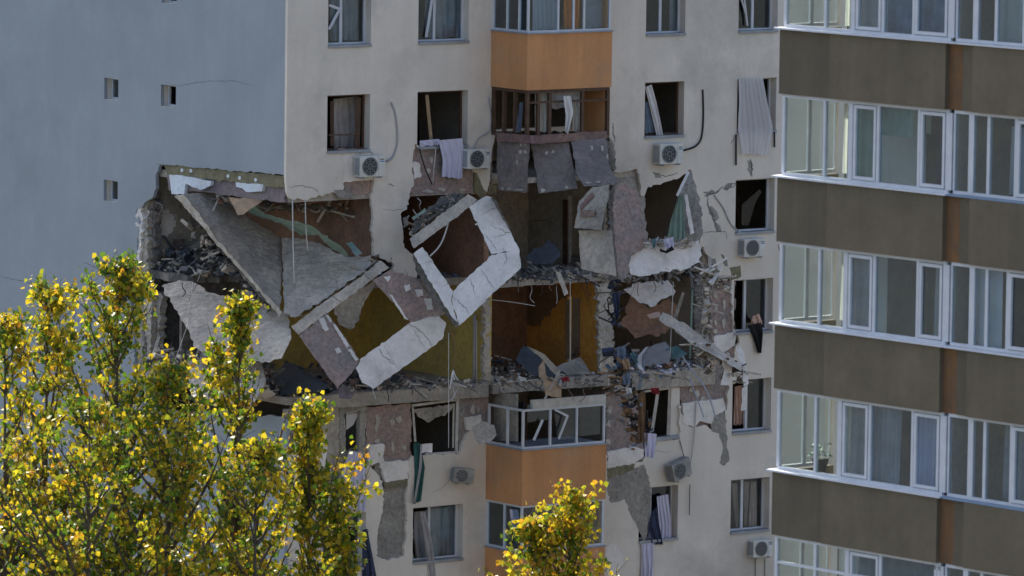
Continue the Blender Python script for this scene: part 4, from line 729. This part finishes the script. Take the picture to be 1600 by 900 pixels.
for (x, y, d, n) in ((300, 440, 2.6, 4), (420, 478, .8, 3), (480, 470, .6, 3), (545, 440, .7, 3), (600, 600, -.1, 3), (660, 602, .2, 4), (720, 600, .6, 4), (790, 440, .9, 4), (850, 442, 1.1, 4), (920, 440, 1.4, 4), (800, 602, .9, 4), (900, 600, 1.4, 3), (945, 470, 1.5, 3), (960, 600, 1.4, 4), (1060, 590, 1.6, 3), (1100, 470, 1.6, 4), (1010, 436, 1.2, 3), (240, 330, 3.4, 4), (232, 480, 3.2, 4), (640, 330, 1.4, 3)):
    for _ in range(n):
        a = (x+rb.uniform(-22, 22), y+rb.uniform(-5, 5)); l = rb.uniform(8, 30); dx = rb.uniform(-14, 14); sg = rb.choice((1, 1, 1, -.6))
        tube('reinforcing_bar', [PD(a[0], a[1], d+.25), PD(a[0]+dx*.3, a[1]+l*.3*sg, d-.1), PD(a[0]+dx*.5+rb.uniform(-5, 5), a[1]+l*.7*sg, d-.15), PD(a[0]+dx, a[1]+l*sg, d-.2+rb.uniform(-.2, .1))], rb.uniform(.006, .012), rb.choice(('pipe', 'dark', 'redbeam', 'cable')), BLD)
def crack(pts, wpx=1.2, surf=None, seed=0):
    surf = surf or onY(-.004); J = jag(pts, 1.3, 5, int(pts[0][0])); J = J[:J.index(pts[-1])+1]; n = len(J); L = []; R = []
    for i, p in enumerate(J):
        a, b = J[max(0, i-1)], J[min(n-1, i+1)]; d = math.hypot(b[0]-a[0], b[1]-a[1]) or 1; k = .7*wpx*(.35+.65*math.sin(math.pi*(i+.5)/n))*random.uniform(.5, 1.2)/2
        L.append((p[0]-(b[1]-a[1])/d*k, p[1]+(b[0]-a[0])/d*k)); R.append((p[0]+(b[1]-a[1])/d*k, p[1]-(b[0]-a[0])/d*k))
    V = [surf(*p) for p in L+R]; mesh('crack', V, [(i, i+1, n+i+1, n+i) for i in range(n-1)], 'crack', BLD)
gX = onX(-.004)
for p, w_, s in (([(263, 136), (300, 130), (340, 126), (365, 126), (395, 134)], 1, gX), ([(0, 433), (30, 438), (60, 445)], 1.2, gX), ([(243, 258), (262, 257)], 1.5, gX), ([(243, 276), (246, 290)], 1.5, gX),
    ([(452, 292), (470, 290), (490, 294), (500, 304)], 1.6, None), ([(598, 327), (615, 329), (630, 326)], 1.6, None), ([(607, 288), (616, 291)], 3, None), ([(634, 420), (637, 432)], 1.4, None), ([(612, 402), (611, 406)], 3, None),
    ([(1020, 270), (1040, 276), (1060, 270)], 2, None), ([(1100, 306), (1118, 302), (1130, 292)], 4, None), ([(1104, 304), (1106, 320), (1114, 338), (1122, 362)], 4, None), ([(1132, 297), (1146, 292), (1150, 284)], 2.4, None), ([(1096, 364), (1120, 362), (1134, 362), (1136, 374)], 1.6, None), ([(1172, 248), (1174, 262), (1175, 276)], 4, None), ([(1216, 382), (1222, 404), (1220, 424)], 3, None), ([(1130, 398), (1136, 412)], 2.5, None), ([(1142, 224), (1148, 214)], 1.5, None), ([(957, 192), (958, 210), (961, 222)], 3, None), ([(952, 240), (962, 262)], 2, None), ([(1018, 705), (1048, 706)], .9, None), ([(676, 770), (690, 762), (704, 748)], .9, None), ([(597, 735), (608, 738), (622, 736), (632, 730)], 1.2, onY(-.006)), ([(614, 736), (616, 745)], 3, onY(-.006)),
    ([(630, 502), (650, 512), (662, 520), (672, 535), (676, 542)], 1.3, lambda x, y: s1(x, y)-FW*.012), ([(592, 545), (600, 558), (622, 572)], 1.5, lambda x, y: s1(x, y)-FW*.012), ([(756, 364), (768, 380), (778, 392)], 1, lambda x, y: s2(x, y)-FW*.012), ([(766, 352), (800, 366)], 1, lambda x, y: s2(x, y)-FW*.012), ([(706, 462), (726, 480), (735, 494)], 1.2, lambda x, y: s2(x, y)-FW*.012), ([(735, 435), (742, 460)], 1.2, lambda x, y: s2(x, y)-FW*.012), ([(786, 386), (792, 404), (786, 416)], 1.2, lambda x, y: s2(x, y)-FW*.012), ([(690, 448), (704, 440)], 1, lambda x, y: s2(x, y)-FW*.012), ([(752, 334), (778, 322)], 1, lambda x, y: s2(x, y)-FW*.012), ([(772, 372), (800, 360)], 1, lambda x, y: s2(x, y)-FW*.012), ([(752, 420), (772, 452)], 1, lambda x, y: s2(x, y)-FW*.012), ([(600, 540), (622, 576)], .8, lambda x, y: s1(x, y)-FW*.012), ([(644, 512), (664, 545)], .8, lambda x, y: s1(x, y)-FW*.012), ([(664, 412), (678, 404)], 1, lambda x, y: s2(x, y)-FW*.012), ([(570, 430), (580, 437)], 1.5, lambda x, y: s1(x, y)-FW*.012), ([(520, 462), (533, 473)], 1.8, lambda x, y: s1(x, y)-FW*.012),
    ([(800, 342), (830, 346), (858, 342), (868, 350)], 1.6, onX(10.58))): crack(p, w_, s)
# ------------------------------------------------------------------ the brown-banded block on the right
RB0 = Vector((-19.17, -44.64, 0)); RD = Vector((.33, -4.58, 0)).normalized(); RN = Vector((RD.y, -RD.x, 0)); RN = RN if RN.x < 0 else -RN
RBL = thing('apartment_building', 'brown-banded apartment block with white glazed balconies, undamaged', 'building', RB0+RD*6+Vector((3, 0, GZ)))
def RP(s, z, o=0): p = RB0+RD*s+RN*o; return Vector((p.x, p.y, z))
def sof(px, py, o=0):      # distance along the face for a pixel
    r = ray(px, py); n = RN; t = ((RB0+RN*o)-CAM).dot(n)/r.dot(n); return (CAM+r*t-RB0).dot(RD)
def rbox_geo(s0, s1, z0, z1, o0, o1):
    V = [RP(s, z, o) for s in (s0, s1) for o in (o0, o1) for z in (z0, z1)]
    return V, [(0, 1, 3, 2), (4, 6, 7, 5), (0, 4, 5, 1), (2, 3, 7, 6), (0, 2, 6, 4), (1, 5, 7, 3)]
def rboxes(name, L, m, parent=RBL):
    V, Fc = [], []
    for q in L:
        v, f = rbox_geo(*q); k = len(V); V += v; Fc += [tuple(i+k for i in t) for t in f]
    return mesh(name, V, Fc, m, parent)
ZP, HP = 3.63, 1.22
SA, SB, SC_, SD_, SEND = 0, 1.41, 4.53, 4.92, 14.0
SB2 = sof(1521, 175)
def layout(pxs, y): return [sof(x, y) for x in pxs]
ROWW = {0: ([1243, 1286, 1329, 1376, 1424], 20), 1: ([1241, 1284, 1325, 1368, 1432], 220), 2: ([1231, 1276, 1317, 1362, 1430], 450), 3: ([1228, 1270, 1308, 1355, 1422], 680), 4: ([1218, 1270, 1320, 1372, 1460], 860)}
MB = {0: [1520, 1552, 1596], 1: [1513, 1540, 1583], 2: [1514, 1537, 1570], 3: [1512, 1534, 1576], 4: [1505, 1530, 1560]}
rboxes('building_body_enlarged', [(.25, SEND+10, GZ, 12, -34, -1.5)], 'taupe')  # out-of-view depth and height enlarged to block sky light on the cream facade
for r in range(-1, 8):
    zt = ZP-2.8*r; zb = zt-HP
    for s0, s1, o, m in ((0, SB-.006, 0, 'taupe_shade'), (SB+.012, SC_, .045, 'taupe'), (SC_, SD_, -.05, 'rust'), (SD_, SB2-.004, -.015, 'taupe_shade'), (SB2, SEND, .05, 'taupe')):
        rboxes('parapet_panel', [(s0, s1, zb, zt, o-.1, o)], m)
    rboxes('parapet_panel', [(0, .1, zb, zt, -1.5, -.1)], 'taupe')
    rboxes('balcony_floor', [(.1, SEND, zb+.1, zb+.25, -1.5, -.12)], 'concrete')
    rboxes('window_board', [(-.06, SC_+.12, zt+.003, zt+.035, -.14, .11)], 'sill_white'); rboxes('window_board', [(SC_+.12, SEND, zt+.001, zt+.03, -.14, .06 if r % 2 else .1)], 'sill_blue' if r in (1, 3) else 'sill_white')
    # glazing above this parapet
    z0, z1 = zt+.035, zt+1.58-.005; k = min(max(r, 0), 4); pxs, y = ROWW[k]; S = layout(pxs, y); S[0] = .06; S += [SC_+.02]
    B = [SC_+.14]+[q for q in layout(MB[k], y+25)]; B += [B[-1]+1.0, B[-1]+2.0, B[-1]+3.0]
    t = .05; fr = -.06
    L = [(S[0], S[-1], z0, z0+.06, fr-.06, fr), (S[0], S[-1], z1-.06, z1, fr-.06, fr), (B[0], B[-1], z0, z0+.06, fr-.07, fr-.01), (B[0], B[-1], z1-.06, z1, fr-.07, fr-.01)]
    for i, q in enumerate(S): wq = (.055, .032, .06, .036, .034, .085)[i]; L.append((q-wq*.9 if i else q-.02, q+wq, z0+.06, z1-.06, fr-.065, fr+.005))
    for i, q in enumerate(B): wq = .065 if i == 1 else .036; L.append((q-wq if i else q, q+wq, z0+.06, z1-.06, fr-.075, fr-.005))
    wd = rboxes('balcony_glazing', L, 'white')
    SL = []
    for a, b in ((S[2]+.09, S[3]-.05), (S[4]+.05, S[5]-.10), (B[3]+.05, B[4]-.05)):     # opening sashes with their own frame
        SL += [(a, a+.06, z0+.075, z1-.075, fr-.04, fr+.012), (b-.06, b, z0+.075, z1-.075, fr-.04, fr+.012), (a+.06, b-.06, z0+.075, z0+.135, fr-.04, fr+.012), (a+.06, b-.06, z1-.135, z1-.075, fr-.04, fr+.012)]
    if r == 4: SL += [(S[0]+.07, S[-1], z0+1.0, z0+1.05, fr-.05, fr+.008)]
    for q in range(0, len(SL), 4): rboxes('sash', SL[q:q+4], 'white', wd)
    for q in (S, B):
        for i in range(len(q)-1): rboxes('pane', [(q[i]+.03, q[i+1]-.03, z0+.06, z1-.06, fr-.035, fr-.03)], 'glass_clear' if (q is S and i < 2) else 'glass', wd)
    # glazed far end of the balcony, sunlit
    e = rboxes('end_glazing', [(.02, .07, z0, z0+.06, -1.5, -.125), (.02, .07, z1-.06, z1, -1.5, -.125), (.02, .07, z0+.06, z1-.06, -.8, -.72), (.02, .07, z0+.06, z1-.06, -1.5, -1.42)], 'white')
    rboxes('pane', [(.04, .045, z0+.06, z1-.06, -.72, -.125)], 'glass_clear', e); rboxes('pane', [(.04, .045, z0+.06, z1-.06, -1.42, -.8)], 'glass_clear', e)
    # inner wall: door, inner window, partition
    zf = zb+.25
    rboxes('inner_window', [(2.2+.3*(r % 3), 3.1, zf+.7, zf+1.9, -1.5, -1.47)], 'dark'); rboxes('inner_door', [(3.8, 4.4, zf, zf+2.0, -1.5, -1.46)], 'wood' if r % 2 else 'metal'); rboxes('inner_window', [(6.4, 7.4, zf+.6, zf+1.9, -1.5, -1.47)], 'dark')
    ri = random.Random(40+r)
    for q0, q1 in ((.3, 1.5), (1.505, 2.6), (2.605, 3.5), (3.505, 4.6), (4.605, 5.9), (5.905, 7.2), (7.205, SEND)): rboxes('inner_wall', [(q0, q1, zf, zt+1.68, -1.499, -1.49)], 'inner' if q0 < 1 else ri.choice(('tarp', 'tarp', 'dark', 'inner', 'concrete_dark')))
    rboxes('partition', [(SC_+.1, SC_+.2, zf, zt+1.58, -1.5, -.13)], 'room')
    rboxes('inner_window_frame', [(.45, .52, zf+.5, zf+2.2, -1.5, -1.44), (1.0, 1.07, zf+.5, zf+2.2, -1.5, -1.44), (.52, 1.0, zf+.5, zf+.57, -1.5, -1.44)], 'white')
def rcurtain(lab, s0, s1, z0, z1, o, m, folds, group=None, cat='curtain'):
    V, Fc = [], []; nu, nv = 40, 6
    for j in range(nv+1):
        for i in range(nu+1):
            u, v = i/nu, j/nv; V.append(RP(s0+(s1-s0)*u, z1+(z0-z1)*v, o+.03*math.sin(u*folds*6.283+v)+.012*math.sin(u*folds*17+2*v)))
    for j in range(nv):
        for i in range(nu): q = j*(nu+1)+i; Fc.append((q, q+1, q+nu+2, q+nu+1))
    return tag(mesh('curtain', V, Fc, m, None, True), lab, cat, group)
rk = random.Random(5)
def zrow(r): return ZP-2.8*r
rcurtain('blue-grey blind behind the tilted sash of the top balcony row on the brown block', 1.75, 2.5, zrow(0)+.05, zrow(0)+1.5, -.3, 'clothgrey', 1)
rcurtain('dark blue curtain in the top balcony row of the brown block', 2.6, 4.3, zrow(0)+.05, zrow(0)+1.5, -.35, 'clothblue', 7)
rcurtain('patterned pale curtain at the far end of the top balcony row', 5.6, 6.6, zrow(0)+.05, zrow(0)+1.5, -.3, 'net', 4)
rcurtain('pale green blind in the second balcony row of the brown block', 1.7, 2.25, zrow(1)+.05, zrow(1)+1.5, -.35, 'green', 1)
rcurtain('grey half-drawn blind in the second balcony row of the brown block', 2.3, 3.3, zrow(1)+.95, zrow(1)+1.5, -.35, 'green', 2)
rcurtain('plain grey-white blind in the third balcony row of the brown block', 1.72, 2.3, zrow(2)+.05, zrow(2)+1.5, -.3, 'clothgrey', 1)
rcurtain('silvery crumpled foil curtain in the third balcony row of the brown block', 5.1, 5.85, zrow(2)+.05, zrow(2)+1.5, -.25, 'clothwhite', 9)
rcurtain('grey net curtain in the lower balcony row of the brown block', 2.3, 3.2, zrow(3)+.05, zrow(3)+1.5, -.3, 'clothgrey', 7)
rcurtain('pale blind in the lower balcony row of the brown block', 1.72, 2.2, zrow(3)+.05, zrow(3)+1.5, -.4, 'clothgrey', 1)
for r in range(0, 4): rcurtain('white net curtain inside the glazed end of the brown block\'s %s balcony' % ('top', 'second', 'third', 'fourth')[r], .5, .95, zrow(r)+.05, zrow(r)+1.5, -1.25, 'net', 4, 'net curtains in the balcony ends')
for r, s0, s1, m, f, lab in ((0, 4.9, 5.4, 'clothred', 3, 'dull red curtain in the top row beside the rust strip'), (0, 7.0, 8.2, 'lace', 6, 'white lace curtain at the edge of the top balcony row'), (1, 3.35, 4.3, 'clothnavy', 5, 'navy curtain in the second balcony row of the brown block'), (1, 5.5, 6.8, 'lace', 5, 'lace curtain past the rust strip in the second balcony row'), (2, 3.5, 4.3, 'lace', 4, 'lace curtain over the third balcony row'), (3, 3.4, 4.2, 'lilac', 4, 'lilac curtain in the lower balcony row of the brown block'), (3, 5.6, 6.6, 'clothgrey', 5, 'grey curtain past the rust strip in the lower balcony row'), (4, 1.6, 4.0, 'clothblue', 8, 'blue curtain in the lowest visible balcony row')):
    rcurtain(lab, s0, s1, zrow(r)+.05, zrow(r)+rk.uniform(1.3, 1.5), -rk.uniform(.5, 1.0), m, f)
# laundry and pots seen through the end panes
fl = thing('flower_pot', 'dark flower pot with green plants on the lower balcony end of the brown block', 'plant pot', RP(.95, zrow(3)+.05, -.3))
V, Fc = tube_geo([RP(.95, zrow(3)+.05, -.35), RP(.95, zrow(3)+.18, -.35), RP(.95, zrow(3)+.32, -.35)], [.1, .13, .17], 10); mesh('pot', V, Fc, 'dark', fl)
V, Fc = [], []
rr = random.Random(3)
for i in range(60):
    c = RP(.95+rr.uniform(-.2, .2), zrow(3)+.35+rr.uniform(0, .25), -.35+rr.uniform(-.15, .15)); d = Vector((rr.uniform(-1, 1), rr.uniform(-1, 1), rr.uniform(-.3, 1)))*.06; e = d.orthogonal().normalized()*.025; k = len(V); V += [c-d, c+e, c+d, c-e]; Fc.append((k, k+1, k+2, k+3))
mesh('leaves', V, Fc, 'green', fl)
# ------------------------------------------------------------------ poplars
def leafmat():
    m = bpy.data.materials.new('leaf'); m.use_nodes = True; MATS['leaf'] = m; t = m.node_tree; b = t.nodes['Principled BSDF']
    at = t.nodes.new('ShaderNodeVertexColor'); at.layer_name = 'leafcol'
    b.inputs['Roughness'].default_value = .42; b.inputs['Specular IOR Level'].default_value = .4; t.links.new(at.outputs[0], b.inputs['Base Color'])
    tr = t.nodes.new('ShaderNodeBsdfTranslucent'); t.links.new(at.outputs[0], tr.inputs[0])
    mx = t.nodes.new('ShaderNodeMixShader'); mx.inputs[0].default_value = .5
    t.links.new(b.outputs[0], mx.inputs[1]); t.links.new(tr.outputs[0], mx.inputs[2]); t.links.new(mx.outputs[0], t.nodes['Material Output'].inputs[0])
leafmat()
GREEN, LIME, YEL, ORA = (.085, .16, .014), (.24, .265, .016), (.52, .40, .02), (.48, .245, .02)
def poplar(label, px, py, dist, nb, spread, seed, yellow=.5, zlow=-17.5, lean=(0, 0), group='poplars in front of the blocks'):
    rnd = random.Random(seed); r = ray(px, py); top = CAM+r*dist; base = Vector((top.x+lean[0], top.y+lean[1], GZ)); H = top.z-base.z
    t = thing('poplar_tree', label, 'tree', base, group); TV, TF = [], []; LV, LF, LC = [], [], []
    def addtube(pts, rad):
        v, f = tube_geo(pts, rad, 5); k = len(TV); TV.extend(v); TF.extend([tuple(i+k for i in q) for q in f])
    def leader(s): return base.lerp(top, s)+Vector((math.sin(s*5+seed)*.18, math.cos(s*4+seed)*.15, 0))*(1-s)
    addtube([leader(i/14) for i in range(15)], [max(.012, .19*(1-i/14)**.8) for i in range(15)])
    def leaf(p, c, sz):
        n = Vector((rnd.gauss(0, 1), rnd.gauss(0, 1), rnd.gauss(0, .7))).normalized(); d = Vector((rnd.gauss(0, .6), rnd.gauss(0, .6), -rnd.uniform(.2, 1))); d = (d-n*d.dot(n)).normalized(); s = n.cross(d); k = len(LV)
        L_, W_ = sz, sz*rnd.uniform(.42, .52); cu = n*sz*rnd.uniform(-.12, .12)
        LV.extend([p, p+d*L_*.3+s*W_+cu, p+d*L_*.62+s*W_*.62, p+d*L_, p+d*L_*.62-s*W_*.62, p+d*L_*.3-s*W_+cu]); LF.append((k, k+1, k+2, k+3)); LF.append((k, k+3, k+4, k+5)); LC.append(c); LC.append(c)
    def colour(y):
        q = rnd.random()+y-.5; a = GREEN if q < .32 else LIME if q < .64 else YEL if q < 1.2 else ORA; k = rnd.uniform(.75, 1.2); return (a[0]*k, a[1]*k, a[2]*k, 1)
    def twig(p0, p1, n, yb):
        L = (p1-p0).length
        for i in range(n):
            s = rnd.uniform(.1, 1.03); p = p0.lerp(p1, s)+Vector((rnd.gauss(0, 1), rnd.gauss(0, 1), rnd.gauss(0, .8)))*.085
            leaf(p, colour(yb), rnd.uniform(.095, .155))
    for b in range(int(nb*1.38)):
        s = 1-(rnd.random()**1.15)*.72; s = min(s, .985); p0 = leader(s)
        if p0.z < zlow-1.5 and rnd.random() < .75: continue
        az = rnd.uniform(0, 6.283); Lb = (1-s)*H*rnd.choice((.2, .3, .45, .6))+rnd.uniform(.2, .7); Lb = min(Lb, 3.1, (1-s)*H*.62+.22)
        out = Vector((math.cos(az), math.sin(az), 0)); el = rnd.uniform(.55, 1.15)
        d1 = out*math.cos(el)*spread+Vector((0, 0, math.sin(el))); pts = [p0]
        for i in range(1, 6): q = i/5; pts.append(p0+d1*Lb*q+Vector((0, 0, Lb*.25*q*q))+Vector((rnd.gauss(0, .03), rnd.gauss(0, .03), 0)))
        if pts[-1].z > top.z: pts = [p+Vector((0, 0, min(0, (top.z-.15-pts[-1].z)))) *1 if i else p for i, p in enumerate(pts)]
        addtube(pts, [max(.006, (.012+.016*Lb)*(1-i/5.5)) for i in range(6)])
        yb = min(.95, max(.05, yellow+rnd.gauss(0, .22)))
        for i in range(int(4+Lb*4.5)):
            q = rnd.uniform(.15, 1); k = min(4, int(q*5)); a = pts[k].lerp(pts[k+1], q*5-k)
            dd = Vector((rnd.gauss(0, 1), rnd.gauss(0, 1), rnd.uniform(.2, 1.6))).normalized()*rnd.uniform(.15, .5); addtube([a, a+dd*.5, a+dd], [.008, .006, .004]); twig(a, a+dd, rnd.choice((0, 2, 5, 8, 11)), yb+rnd.gauss(0, .14))
        twig(pts[3], pts[5], 8, yb)
    twig(leader(.94), top, 26, yellow)
    mesh('trunk', TV, TF, 'bark', t)
    me = bpy.data.meshes.new('crown'); me.from_pydata([tuple(v) for v in LV], [], LF); me.materials.append(MATS['leaf'])
    ca = me.color_attributes.new('leafcol', 'FLOAT_COLOR', 'CORNER'); buf = []
    for p, c in zip(me.polygons, LC): buf += list(c)*p.loop_total
    ca.data.foreach_set('color', buf)
    o = bpy.data.objects.new('crown', me); COL.objects.link(o); attach(o, t); return t
poplar('tallest poplar, its tip reaching up the blue gable', 183, 402, 136, 105, 1.0, 1, .48, lean=(.3, 0))
poplar('thin poplar with sparse tip left of the tallest one, against the blue gable', 74, 448, 138, 62, .9, 2, .6)
poplar('poplar cut by the picture edge on the blue gable side', 8, 490, 137, 60, .8, 11, .66)
poplar('slim yellow poplar tip standing before the collapsed slabs', 374, 466, 137, 85, .62, 3, .62)
poplar('poplar filling the gap between the tallest and the slim yellow one', 262, 570, 134, 66, 1.0, 4, .5)
poplar('low yellow-green poplar in front of the wrecked lower storey', 484, 622, 136, 62, .7, 5, .55)
poplar('shorter green poplar beneath the tallest one', 140, 620, 132, 46, 1.1, 6, .45)
poplar('short poplar before the lilac curtain', 528, 742, 135, 48, .5, 8, .5)
poplar('short poplar below the slim yellow one', 400, 690, 133, 52, 1.0, 9, .55)
poplar('lone yellow poplar top in front of the orange balcony', 892, 760, 136, 72, .85, 7, .78)
poplar('lower yellow poplar tip beside the lone one, over the lowest orange balcony', 832, 812, 136, 60, .9, 17, .72)
